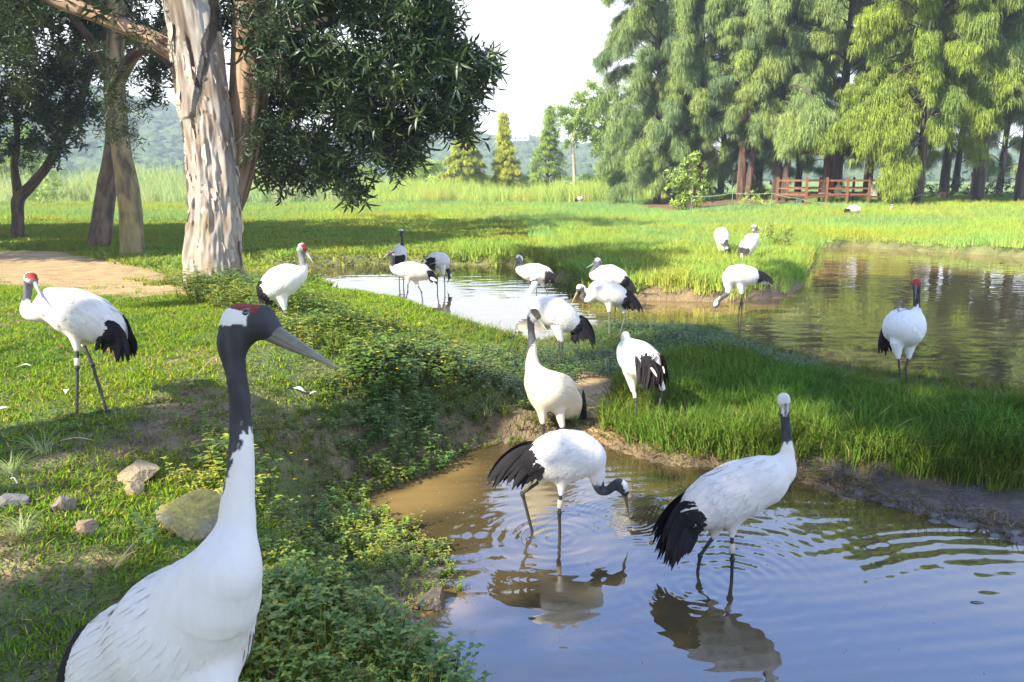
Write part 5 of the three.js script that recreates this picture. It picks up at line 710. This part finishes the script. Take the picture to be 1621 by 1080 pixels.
crane({ seed: 8, foot: [966, 494], cell: .015, label: 'upper of the two white cranes facing left by the channel, neck folded back', creamy: .02, stain: .2,
  head: [[946, 413.5, 0, 5.2], [942.5, 415.5, 0, 4]], bill: [[940.5, 417.5], [928, 424.5]], billR: 2.1, billCol: [.28, .32, .22], red: 0, neck: [[947.5, 419, 0, 4.8], [943, 424, 0, 4.4], [938.5, 430, 0, 4.6], [939.5, 436, 0, 6.5]], black: [.72, .5], nape: .14, dark: [.07, .07, .075],
  body: [[945, 436, 0, 9.5], [954, 435, 0, 13.5], [967, 435.5, 0, 15], [980, 440, 0, 12.5], [988, 446, 0, 8]], thighs: [[[966, 448, -.05, 5], [966, 460, -.05, 2.4]], [[972, 450, .06, 5], [973, 461, .06, 2.4]]], legs: [[[966, 458, -.05], [966, 472, -.05], [966, 495, -.05]], [[973, 459, .06], [974, 472, .06], [975, 493, .06]]],
  plume: { r: [[984, 433], [983, 442], [978, 449]], t: [[1008, 462], [1003, 464], [992, 460], [984, 456]], n: 24, w: .036, jit: 4 } });
crane({ seed: 9, foot: [964.4, 537], cell: .014, label: 'lower of the two white cranes facing left by the channel, neck bent low', creamy: .03, stain: .25,
  head: [[918, 456, 0, 5.8], [915.8, 459.5, 0, 4.3]], bill: [[914.6, 461.5], [904.6, 481.5]], billR: 2.5, billCol: [.42, .30, .13], red: 0, neck: [[922.5, 457.5, 0, 5], [924.6, 464, 0, 4.2], [921.8, 471, 0, 4.2], [926.5, 476, 0, 4.6], [933, 473, 0, 7]], black: [.68, .55], nape: .34, dark: [.07, .065, .065],
  body: [[938, 466, 0, 10], [946, 461, 0, 14.5], [961, 464, 0, 17.5], [976, 468, 0, 15.5], [987, 473, 0, 10]], thighs: [[[964, 478, -.06, 6], [964.3, 492, -.06, 3]], [[980, 482, .06, 6], [987, 494, .06, 2.8]]], legs: [[[964.3, 490, -.06], [964.8, 506, -.06], [964.4, 537, -.06]], [[986, 492, .06], [990, 501, .06], [979.6, 528, .06]]], legCol: [.14, .15, .13],
  plume: { r: [[988, 458], [984, 468], [985, 480]], t: [[1016, 493], [1010, 488], [998, 491], [988, 488]], n: 26, w: .036, jit: 5, white: [[[996, 482, .1], [1005, 492, .1], 3]] } });
crane({ seed: 10, foot: [888, 583], cell: .013, label: 'white crane with long black plumes standing left of the lower channel crane', creamy: .02, stain: .2, fwd: [-1, 0, -.3],
  head: [[844.6, 443, .02, 5.8], [842, 446.5, .08, 4.5]], bill: [[841, 449, .10], [838, 455, .24]], billR: 2.4, red: 0, neck: [[846.5, 450, 0, 5], [842, 457.5, 0, 4.6], [837.8, 465, 0, 4.4], [837.5, 473, 0, 6], [842, 480, 0, 8.5]], black: [.62, .3], nape: .5, dark: [.05, .05, .055],
  body: [[848, 482, .02, 11.5], [860, 486, 0, 17], [877, 494, 0, 23], [894, 505, 0, 20.5], [907, 514, 0, 13]], thighs: [[[883, 520, -.06, 9], [889, 539, -.06, 3.6]], [[880, 518, .07, 8], [885, 537, .07, 3.4]]], legs: [[[889, 536, -.06], [890, 549, -.06], [889, 583, -.06]], [[885, 535, .07], [885.6, 560, .07], [885, 578, .07]]], legCol: [.13, .13, .12],
  plume: { r: [[917, 500], [913, 512], [907, 520], [906, 530]], t: [[943, 549], [941, 542], [930, 535], [915, 540], [909, 541]], n: 34, w: .036, jit: 5 } });
// middle ground
crane({ seed: 11, foot: [859, 703], cell: .012, label: 'cream crane with brown forehead standing upright on the muddy neck of land', creamy: .75, stain: .5, white: [.74, .70, .60], cream: [.62, .52, .36], fwd: [-.55, 0, .8],
  head: [[845.5, 498, 0, 9], [850, 501.5, -.03, 6.6]], bill: [[852, 505, -.04], [867, 526, -.08]], billR: 4, billCol: [.42, .40, .30], young: 1, cheek: -.9, lore: 2, neck: [[840.8, 507, .01, 5.8], [841, 525, .01, 5.2], [842.7, 547, 0, 6.4], [842.3, 565, 0, 8.2], [844, 582, 0, 12.5]], black: [.40, .58], nape: .02, dark: [.06, .06, .07],
  body: [[853, 605, -.04, 23], [866, 618, .0, 31], [882, 622, .12, 29], [896, 638, .26, 23], [905, 655, .36, 13]], thighs: [[[857, 645, -.06, 9], [859, 668, -.06, 4.6]], [[885, 650, .0, 9], [890, 674, .0, 4.6]]], legs: [[[859, 664, -.06], [860, 679, -.06], [859.5, 702, -.06]], [[890, 670, 0], [892, 682, 0], [892, 704, 0]]],
  wlow: 1.8, plume: { r: [[917, 610, .3], [919, 635, .35], [912, 655, .35]], t: [[922, 672, .42], [917, 684, .42], [905, 688, .4], [896, 680, .34]], n: 26, w: .036, jit: 4, arch: .05, out: .1 } });
crane({ seed: 12, foot: [1006.7, 680], cell: .012, label: 'white crane seen from behind beside the tall grass, pale ring above its joint', creamy: .02, stain: .2, fwd: [-.45, 0, -1],
  head: [[990, 531.5, .12, 6.8], [987, 534.5, .15, 5]], bill: [[985.5, 537, .17], [981, 548, .26]], billR: 3, red: 0, face: 'back', noEyes: 1, neck: [[990, 538, .14, 5], [989, 546, .15, 6]], black: [.5, .3], nape: .7,
  body: [[995, 554, .12, 17], [1003, 563, .05, 25], [1015, 573, -.06, 26.5], [1026, 580, -.15, 22], [1033, 590, -.2, 14]], thighs: [[[998, 590, .0, 11], [1002.5, 618, .0, 4.4]], [[1036, 590, .06, 10], [1049, 615, .06, 4.6]]], legs: [[[1002.5, 613, 0], [1006.5, 635, 0], [1006.7, 681, 0]], [[1049, 610, .06], [1041, 665, .06], [1042, 692, .06]]], band: [0, 1004.5, 625, 10], legCol: [.07, .065, .055],
  plume: { r: [[1013, 563, -.24], [1030, 558, -.24], [1047, 563, -.24]], t: [[1015, 603, -.32], [1030, 625, -.36], [1043, 606, -.34], [1055, 612, -.3]], n: 34, w: .036, jit: 6, arch: .03, out: .05, white: [[[1030, 582, -.50], [1040, 597, -.50], 3.4], [[1049, 580, -.46], [1052, 592, -.46], 1.8]] } });
crane({ seed: 13, flift: .009, frows: 14, fper: 12, fw: .8, fl: .15, foot: [888, 851], cell: .0075, label: 'ringed crane in the near pond with its bill dipped in the water', creamy: .1, stain: .35,
  head: [[985, 771, 0, 9.6], [989, 779, 0, 7]], bill: [[990.5, 786], [996, 820]], billR: 4.2, billCol: [.2, .15, .08], red: 0, cheek: .12, lore: .8, neck: [[979, 766.5, 0, 8], [971, 770, 0, 6.6], [961, 777, 0, 6.2], [951.5, 776, 0, 7.4], [946, 763, 0, 9.8], [944, 748, 0, 13.5]], black: [.52, .56], nape: .0,
  body: [[938, 724, 0, 20], [919, 721, 0, 34], [891, 723, 0, 37.5], [868, 726.5, 0, 32], [849, 730, 0, 20]], thighs: [[[869, 748, .06, 12], [855, 763, .06, 3.8]], [[890, 756, -.05, 11], [888, 782, -.05, 4]]], legs: [[[858, 760, .06], [827, 781, .06], [863, 849, .06]], [[888, 778, -.05], [885.5, 811, -.05], [888, 852, -.05]]], band: [1, 886, 798, 13], toeDir: [.6, 0, .8],
  plume: { r: [[845, 698], [856, 708], [862, 725], [853, 750]], t: [[774, 762], [784, 773], [801, 754], [815, 766], [833, 768], [846, 757], [852, 753]], n: 40, w: .030, jit: 9, white: [[[812, 742, .1], [800, 752, .1], 3]] } });
crane({ seed: 14, flift: .009, frows: 14, fper: 12, fw: .8, fl: .15, foot: [1161, 915], cell: .0075, label: 'crane wading in the near pond at the right with its head turned away', creamy: .1, stain: .55, fwd: [1, 0, -.35],
  head: [[1240.7, 631.5, 0, 9.4], [1240.5, 632.5, .04, 7]], bill: [[1240.3, 634, .055], [1239, 642, .19]], billR: 4, face: 'back', neck: [[1241.7, 643, 0, 7.4], [1242.8, 662, 0, 6.8], [1245, 686, 0, 7.2], [1246.4, 706, 0, 8], [1246, 722, 0, 11.5]], black: [.66, .60], nape: .30, noEyes: 1,
  body: [[1237, 744, 0, 22], [1208, 760, 0, 36], [1170, 776, 0, 41], [1134, 794, 0, 39], [1108, 807, 0, 29], [1093, 816, 0, 17]], thighs: [[[1164, 815, -.05, 13], [1158.5, 848, -.05, 4.4]], [[1141, 822, .07, 12], [1130, 850, .07, 5]]], legs: [[[1158.5, 844, -.05], [1159.5, 884, -.05], [1161, 916, -.05]], [[1132, 846, .07], [1109, 879, .07], [1093, 929, .07]]], band: [0, 1158.8, 868, 15],
  plume: { r: [[1092, 780], [1103, 795], [1104, 815], [1098, 838]], t: [[1043, 850], [1044, 880], [1048, 888], [1058, 896], [1072, 866], [1090, 872]], n: 42, w: .030, jit: 8, white: [[[1078, 855, .02], [1064, 880, .02], 5]] } });
crane({ seed: 15, foot: [1427, 614], cell: .0125, label: 'crane with a red cap facing the camera on the grassy spit', creamy: .05, stain: .2, white: [.74, .77, .76], fwd: [.2, 0, 1],
  head: [[1451, 447.5, 0, 6], [1450.5, 449.5, -.04, 4.6]], bill: [[1450, 452, -.06], [1449.5, 475, -.16]], billR: 2.8, billCol: [.12, .12, .12], red: [-.1, 1.6, -.8], cheek: -.5, neck: [[1451.5, 456, .01, 5.2], [1451.5, 470, .01, 4.8], [1451.5, 484, 0, 5], [1451.5, 494, 0, 6.5]], black: [.62, .72], nape: .2,
  body: [[1449, 508, -.02, 13], [1436, 519, .0, 27], [1431, 519, .18, 29], [1424, 522, .36, 21], [1418, 528, .48, 12]], thighs: [[[1420, 544, 0, 10], [1422, 566, 0, 3.6]], [[1440, 545, .05, 10], [1439, 566, .05, 3.6]]], legs: [[[1422, 562, 0], [1424.6, 591, 0], [1427, 615, 0]], [[1439, 562, .05], [1434, 584, .05], [1440, 622, .05]]], legCol: [.06, .05, .04], legR: .013, toeDir: [0, 0, 1],
  plume: { r: [[1404, 512, .5], [1402, 525, .5], [1408, 540, .5]], t: [[1396, 550, .55], [1400, 563, .55], [1408, 548, .5]], n: 18, w: .036, jit: 4, arch: .05 } });
// sunlit point and the far meadow
crane({ seed: 16, foot: [1173.7, 504], cell: .0155, label: 'bright white crane drinking with its bill in the water by the sunlit point', creamy: .0, stain: .1,
  head: [[1134, 482, 0, 4.6], [1132.6, 484.5, 0, 3.4]], bill: [[1132, 486.5], [1132, 500]], billR: 1.9, red: 0, neck: [[1137, 476, 0, 3.6], [1144, 470, 0, 3.3], [1150.5, 465, 0, 3.6], [1153.4, 457.5, 0, 4.8], [1152.5, 449, 0, 7]], black: [.5, .5], nape: .3, dark: [.09, .085, .08],
  body: [[1154.5, 440, 0, 10.5], [1161, 436, 0, 14], [1173, 435.5, 0, 15.5], [1186, 437, 0, 14], [1197, 439, 0, 9]], thighs: [[[1171.6, 447, -.04, 6.5], [1173.6, 464, -.04, 2.8]], [[1174, 448, .05, 6], [1175, 464, .05, 2.6]]], legs: [[[1173.6, 461, -.04], [1175, 478, -.04], [1173.7, 504, -.04]], [[1175, 462, .05], [1172.6, 480, .05], [1164.5, 499, .05]]],
  plume: { r: [[1191, 426], [1196, 434], [1197, 446]], t: [[1225, 451], [1219, 446], [1207, 443], [1199, 448]], n: 24, w: .036, jit: 3, white: [[[1200, 444, .1], [1219, 449, .1], 4]], col: [.03, .026, .025] } });
crane({ seed: 17, foot: [1143, 412], cell: .02, label: 'left crane of the pair in the sunlit grass, its neck bent down to the ground', creamy: 0, stain: .1, fwd: [.25, 0, 1],
  head: [[1151.5, 393.5, -.35, 3.2], [1151.3, 396, -.36, 2.4]], bill: [[1151, 397.5, -.36], [1150.6, 408, -.4]], billR: 1.4, red: 0, neck: [[1151.8, 389, -.33, 2.4], [1149.5, 385, -.28, 2.8]], black: [.75, .6], nape: .1,
  body: [[1146, 381, -.15, 6.5], [1143, 375, 0, 10.5], [1141.5, 371, .2, 10], [1140.5, 369, .35, 7]], thighs: [[[1139, 384, 0, 5], [1140, 396, 0, 2.4]], [[1145, 385, 0, 4.5], [1145, 396, 0, 2.2]]], legs: [[[1140, 394, 0], [1141, 402, 0], [1142, 412, 0]], [[1145, 394, 0], [1146, 402, 0], [1147, 412, 0]]], plume: null });
crane({ seed: 18, foot: [1183, 419], cell: .018, label: 'crane seen from behind in the sunlit grass beside the yellow green bush', creamy: 0, stain: .1, fwd: [.7, 0, -.7],
  head: [[1193.6, 360, .1, 4.3], [1196, 361.5, .1, 3.2]], bill: [[1198, 363, .1], [1206, 366.5, .1]], billR: 1.6, red: 0, neck: [[1195, 366, .1, 2.8], [1197, 371, .1, 3.2], [1197.5, 375, .1, 4.4]], black: [.6, .5], nape: .3, dark: [.12, .115, .11],
  body: [[1195, 378, .08, 6.5], [1189, 381, .02, 10.5], [1184, 389, -.08, 11.5], [1181, 397, -.14, 8.5]], thighs: [[[1185, 397, 0, 5], [1184.8, 407, 0, 2.4]], [[1180, 398, -.04, 4.5], [1179, 408, -.04, 2.2]]], legs: [[[1184.8, 405, 0], [1185, 410, 0], [1183, 420, 0]], [[1179, 406, -.04], [1179, 411, -.04], [1178, 420, -.04]]],
  plume: { r: [[1172, 391, -.22], [1185, 391, -.22]], t: [[1170, 413, -.3], [1176, 419, -.3], [1184, 405, -.28]], n: 18, w: .04, jit: 3, arch: .03, col: [.05, .045, .045], white: [[[1174, 401, -.45], [1174, 412, -.45], 1.8]] } });
const small = { cell: .03, red: 0, noEyes: 1, frows: 3, fper: 4, legR: .016 };
crane({ ...small, seed: 19, foot: [1353, 343], label: 'small distant crane feeding in the meadow in front of the wooden deck', head: [[1361, 340, 0, 1.6], [1362, 341, 0, 1.2]], bill: [[1362, 341.5], [1364, 345]], billR: .8, neck: [[1360, 337.5, 0, 1.5]], black: [.7, .6], nape: .1,
  body: [[1358, 332, 0, 5], [1353, 331.5, 0, 6.5], [1347, 331.5, 0, 5.5], [1343, 332, 0, 3.5]], thighs: [[[1353, 336, 0, 2.6], [1353, 340, 0, 1.2]], [[1350, 336, .1, 2.4], [1349, 340, .1, 1.1]]], legs: [[[1353, 339, 0], [1353, 341, 0], [1353, 344, 0]], [[1349, 339, .1], [1348, 341, .1], [1348, 344, .1]]], plume: { r: [[1344, 329], [1345, 333]], t: [[1335, 336], [1340, 337]], n: 10, w: .05, jit: 1 } });
crane({ ...small, seed: 20, foot: [918, 324], label: 'tiny far crane standing at the foot of the reeds', head: [[922.5, 310.5, 0, 1.2], [923.3, 310.8, 0, .9]], bill: [[923.5, 311], [925.5, 312]], billR: .5, neck: [[922, 312, 0, .9]], black: [.5, .5], nape: .1,
  body: [[920.5, 314, 0, 2.4], [917.5, 315, 0, 3.1], [914.5, 316, 0, 2.6]], thighs: [[[917.5, 317, 0, 1.4], [917.5, 320, 0, .7]], [[919, 317, 0, 1.4], [919, 320, 0, .7]]], legs: [[[917.5, 319, 0], [917.5, 321, 0], [917.5, 325, 0]], [[919, 319, 0], [919, 321, 0], [919, 325, 0]]], plume: { r: [[914, 314], [915, 317]], t: [[909.5, 317], [912, 320]], n: 8, w: .07, jit: .6 } });
crane({ ...small, seed: 21, foot: [1266, 325], label: 'distant crane resting on the shaded bank below the left end of the wooden deck', head: [[1261, 314.5, 0, 1.4], [1260.2, 315, 0, 1]], bill: [[1260, 315.3], [1257.5, 317]], billR: .7, neck: [[1261.5, 316, 0, 1.2]], black: [.7, .6], nape: .1,
  body: [[1263, 317.5, 0, 2.8], [1266, 317.5, 0, 4], [1269, 319, 0, 3.3]], thighs: [[[1266, 320, 0, 1.8], [1266, 322, 0, .9]], [[1267.5, 320, .1, 1.8], [1267.5, 322, .1, .9]]], legs: [[[1266, 321, 0], [1266, 323, 0], [1266, 326, 0]], [[1267.5, 321, .1], [1267.5, 323, .1], [1267.5, 326, .1]]], plume: { r: [[1268, 316], [1269, 319]], t: [[1273, 322], [1270, 322]], n: 8, w: .05, jit: 1 } });
crane({ ...small, seed: 22, foot: [1411, 334], label: 'distant slim white crane half hidden by meadow grass right of the wooden deck', head: [[1412.2, 325, 0, 1.3], [1411.2, 325.3, 0, 1]], bill: [[1410.8, 325.6], [1408, 327]], billR: .6, neck: [[1412.6, 327, 0, 1]], black: [.02, .02], nape: .5,
  body: [[1412, 329, .1, 2], [1411.5, 330, .3, 2.8], [1411, 331, .5, 2.2]], thighs: [[[1411.5, 332, .2, 1.4], [1411.5, 333, .2, .7]], [[1412.5, 332, .2, 1.4], [1412.5, 333, .2, .7]]], legs: [[[1411.5, 333, .2], [1411.5, 334, .2], [1411.5, 336, .2]], [[1412.5, 333, .2], [1412.5, 334, .2], [1412.5, 336, .2]]], plume: null });
// ---------- stones, feathers, twigs, loose plants ----------
function rock(label, px, py, w, h, o = {}) {   // centre of the foot, size in pixels
  const g = groundHit(px, py), R = rng(o.seed ?? px), k = g.t / F, gg = new THREE.IcosahedronGeometry(1, 26), p = gg.attributes.position, pl = [], col = [];
  for (let i = 0; i < 13; i++) pl.push([V(R() - .5, (R() - .35) * .9, R() - .5).normalize(), .46 + .34 * R()]);
  const W = w * k / 2, Hh = h * k, D = W * (o.deep ?? .8), c1 = o.c1 ?? [.30, .24, .16], c2 = o.c2 ?? [.17, .14, .10], moss = o.moss;
  for (let i = 0; i < p.count; i++) { const v = V(p.getX(i), p.getY(i), p.getZ(i)).normalize(); let r = 1; for (const [n, d] of pl) { const q = v.dot(n); if (q > 0) r = Math.min(r, d / q); } r *= 1 + .05 * noise3(v.x * 4, v.y * 4, v.z * 4) + .03 * noise3(v.x * 12, v.y * 12, v.z * 12); const f = fbm(v.x * 3 + px, v.y * 3, v.z * 3), s = noise3(v.x * 3, v.y * 14 + v.x * 6, v.z * 3); let c = c1.map((a, j) => lerp(a, c2[j], clamp(.5 + f + .35 * s))); if (moss) c = c.map((a, j) => lerp(a, moss[j], ss(-.15, .4, v.y * .6 + f * .9 + (o.ml ?? 0)))); p.setXYZ(i, v.x * r * W, v.y * r * Hh * .8 + Hh * .2, v.z * r * D); col.push(...c.map((a) => a * (1 + .25 * s + .3 * noise3(v.x * 24, v.y * 24, v.z * 24)))); }
  gg.setAttribute('color', new THREE.Float32BufferAttribute(col, 3)); gg.deleteAttribute('normal'); const gm = gg; gm.computeVertexNormals();
  const m = mesh('rock', gm, new THREE.MeshStandardMaterial({ vertexColors: true, roughness: o.rough ?? .9, flatShading: false })); m.position.copy(g.p); m.rotation.y = o.turn ?? R() * 6; return tag(m, label, 'rock');
}
const MOSS = [.36, .31, .10], TAN = [.42, .33, .19];
rock('large wedge shaped rock with yellow green moss on the left bank', 300, 838, 118, 80, { moss: MOSS, c1: [.30, .28, .18], seed: 12, turn: .3, deep: .7 });
rock('mossy yellow rock half hidden behind the neck of the nearest crane', 350, 806, 92, 46, { moss: [.34, .32, .06], ml: .3, seed: 4 });
rock('flat tan rock lying in the weeds on the left bank', 222, 756, 84, 30, { c1: TAN, c2: [.27, .19, .10], seed: 5 });
rock('small tan rock just in front of the flat tan rock', 216, 780, 44, 24, { c1: TAN, c2: [.28, .21, .11], seed: 6 });
rock('dark grey brown rock left of the mossy wedge', 98, 806, 42, 28, { c1: [.24, .21, .15], c2: [.12, .10, .075], seed: 7 });
rock('flat grey stone sunk in the soil at the left edge', 14, 798, 56, 18, { c1: [.22, .2, .19], c2: [.14, .13, .12], seed: 8 });
rock('low brown stone in the dry grass near the sand patch', 135, 838, 52, 22, { c1: [.28, .2, .12], c2: [.18, .13, .08], seed: 9 });
rock('dark wet stone at the waterline of the near pond', 690, 953, 72, 36, { c1: [.12, .095, .06], c2: [.06, .05, .035], rough: .5, seed: 10 });
rock('grey stone among the bank plants left of the wet stone', 545, 962, 70, 34, { c1: [.2, .17, .13], c2: [.1, .085, .06], rough: .6, seed: 11 });
rock('flat reddish brown slab beside the grey bank stone', 585, 985, 86, 26, { c1: [.22, .16, .12], c2: [.13, .1, .075], rough: .55, seed: 13 });
rock('small pale stone in front of the reddish slab', 540, 1002, 46, 22, { c1: [.34, .29, .21], c2: [.2, .17, .12], seed: 14 });
rock('rounded dark stone at the edge of the near pond, nearest the camera', 628, 1026, 58, 44, { c1: [.16, .13, .085], c2: [.085, .07, .05], rough: .55, moss: [.1, .13, .03], ml: -.25, seed: 15 });
// shed feathers and fallen leaves on the lawn
const shed = 'shed white feathers on the lawn';
for (const [x, y, s, a, l] of [[40, 585, 1.0, .3, 'small white feather on the lawn left of the ringed crane'], [105, 626, .9, 2, 'small white feather beside the foot of the ringed crane'], [4, 655, 1.2, 1, 'white feather at the left edge of the lawn'], [471, 622, 1.5, 2.6, 'larger fluffy white feather on the sunlit lawn right of the nearest crane'], [497, 628, .8, .7, 'tiny white feather right of the fluffy one'], [345, 1010, 1, 1.5, 'white feather among the dry grass by the nearest crane']]) {
  const g = groundHit(x, y), pos = [], idx = [], col = [], n = 7, ln = .11 * s;
  for (let i = 0; i <= n; i++) { const t = i / n, w = .021 * s * Math.sin(Math.PI * (.08 + .88 * t)) * (1 + .2 * Math.sin(i * 5)); for (const e of [-1, 0, 1]) { pos.push((t - .5) * ln, .028 + .02 * Math.sin(t * 3) + Math.abs(e) * .006, e * w + .012 * t * t); col.push(.82, .82, .8); } }
  for (let i = 0; i < n; i++) for (let e = 0; e < 2; e++) { const q = i * 3 + e; idx.push(q, q + 3, q + 1, q + 1, q + 3, q + 4); }
  const f = thing('feather', g.p, l, 'feather', shed); f.rotation.y = a; mesh('vane', geo(pos, idx, { col }), featherMat, f); mesh('quill', tube([V(-ln * .72, .026, 0), V(0, .046, .003), V(ln * .45, .033, .01)], [.0018, .0014, .0006], { seg: 5, rows: 6 }), std([.75, .7, .6]), f);
}
for (const [x, y, l] of [[101, 553, 'fallen reddish brown leaf on the lawn behind the ringed crane'], [176, 559, 'fallen brown leaf under the tail of the ringed crane'], [560, 760, 'curled brown leaf at the foot of the leafy bank']]) { const g = groundHit(x, y), pos = [], idx = [], col = []; leafInto(pos, idx, col, V(-.07, .03, 0), V(1, .1, .2).normalize(), UP, .15, .035, [.30, .12, .05], .4, .5); const m = mesh('fallen_leaf', geo(pos, idx, { col }), leafMat([1, 1, 1])); m.position.copy(g.p); m.rotation.y = x; tag(m, l, 'leaf'); }
// twigs
const twigMat = std([.38, .30, .22]);
for (const [x0, y0, x1, y1, c, l] of [[28, 768, 22, 800, [.62, .58, .52], 'pale bare twig standing by the flat grey stone'], [180, 905, 232, 840, [.42, .33, .16], 'long dry stem leaning over the weeds below the mossy rock'], [186, 900, 215, 872, [.45, .36, .18], 'shorter dry stem beside the long one'], [95, 700, 150, 712, [.5, .42, .28], 'dry grass stem lying on the lawn'], [440, 1075, 365, 1040, [.40, .27, .17], 'curved brown root at the feet of the nearest crane'], [300, 610, 345, 560, [.4, .36, .2], 'thin dry stalk in the lawn behind the nearest crane']]) { const a = groundHit(x0, y0), b = at(x1, y1, a.t * 1.01); b.y = Math.max(b.y, ground(b.x, b.z) + .03); const d = b.clone().sub(a.p), m = mesh('twig', tube([V(0, .01, 0), d.clone().multiplyScalar(.5).add(V(.01, .03, .01)), d], [.005, .004, .002], { seg: 6, rows: 10, wob: (u, q, p) => .001 * noise3(p.x * 60, p.y * 60, p.z * 60) }), std(c)); m.position.copy(a.p); tag(m, l, 'twig'); }
{ const p = flat(1545, 953, .004), m = mesh('twig', tube([V(-.035, 0, 0), V(0, .004, .006), V(.05, 0, .01)], [.004, .005, .002], { seg: 6, rows: 8 }), std([.06, .045, .03])); m.position.copy(p); tag(m, 'short dark stick floating on the near pond at the right', 'twig'); }
// loose tufts of pale long grass
const paleT = tuft(140, 60, .10, .14, .36, .0035, 1.5, 5, [[.34, .40, .16], [.42, .46, .2], [.26, .36, .1]]);
for (const [x, y, s, l] of [[68, 716, .55, 'tuft of pale long grass at the left edge of the lawn'], [16, 752, .5, 'smaller tuft of pale long grass by the flat grey stone'], [35, 845, .45, 'light green tuft beside the sand patch'], [770, 655, .9, 'upright tuft of light grass on the bank between the ponds']]) { const g = groundHit(x, y), m = mesh('grass_tuft', paleT, grassMat); m.position.copy(g.p); m.scale.setScalar(s); m.rotation.y = x; tag(m, l, 'grass tuft'); m.userData.kind = 'thing'; }
// bigger leafy weeds by the water
const weedT = [150, 151].map((k) => herb(k, 3, .62, .13, .042, [[.09, .2, .035], [.12, .25, .04], [.16, .3, .05]], .1));
[[432, 468, .8, 'tall leafy weed behind the red capped crane'], [497, 470, 1, 'tall leafy weed at the water right of the red capped crane'], [482, 505, .8, 'leafy weed at the feet of the red capped crane'], [510, 512, .7, 'leafy weed leaning over the pond edge'], [400, 500, .7, 'leafy weed between the big trunk and the red capped crane'], [235, 424, .8, 'leafy weed left of the big trunk in the sun'], [170, 412, .7, 'leafy weed under the crossed trunks'], [275, 440, .8, 'bright leafy weed touching the big trunk'], [505, 830, .42, 'yellow green weed standing above the bank plants'], [240, 868, .4, 'small leafy weed in front of the mossy rock'], [565, 838, .3, 'leafy weed in the water of the small inlet']].forEach(([x, y, s, l], i) => { const g = groundHit(x, y), m = mesh('leafy_weed', weedT[i % 2], herbMat); m.position.copy(g.p); m.scale.setScalar(s); m.rotation.y = i * 1.3; tag(m, l, 'weed'); });

// bits of leaf and bark floating on the near pond
{
  const R = rng(160), list = [], pos = [], idx = [], col = []; leafInto(pos, idx, col, V(-.5, 0, 0), V(1, 0, 0), UP, 1, .22, [.2, .15, .08], .05, .05); const g = geo(pos, idx, { col });
  for (let i = 0; i < 260; i++) { const left = i < 170, p = flat(left ? 560 + 200 * R() : 620 + 980 * R(), left ? 720 + 130 * R() : 700 + 370 * R()); if (sdPoly(PB, p.x, p.z) > -.03) continue; const s = .008 + .02 * R() * R(); list.push({ p: V(p.x, .005, p.z), q: new THREE.Quaternion().setFromAxisAngle(UP, R() * 6), s, c: new THREE.Color().setScalar(R() < .4 ? 2.6 : .5 + R()) }); }
  tag(instanced('floating_debris', g, leafMat([1, 1, 1]), list), 'specks of leaf and bark floating on the near pond');
}
renderer.render(scene, camera);
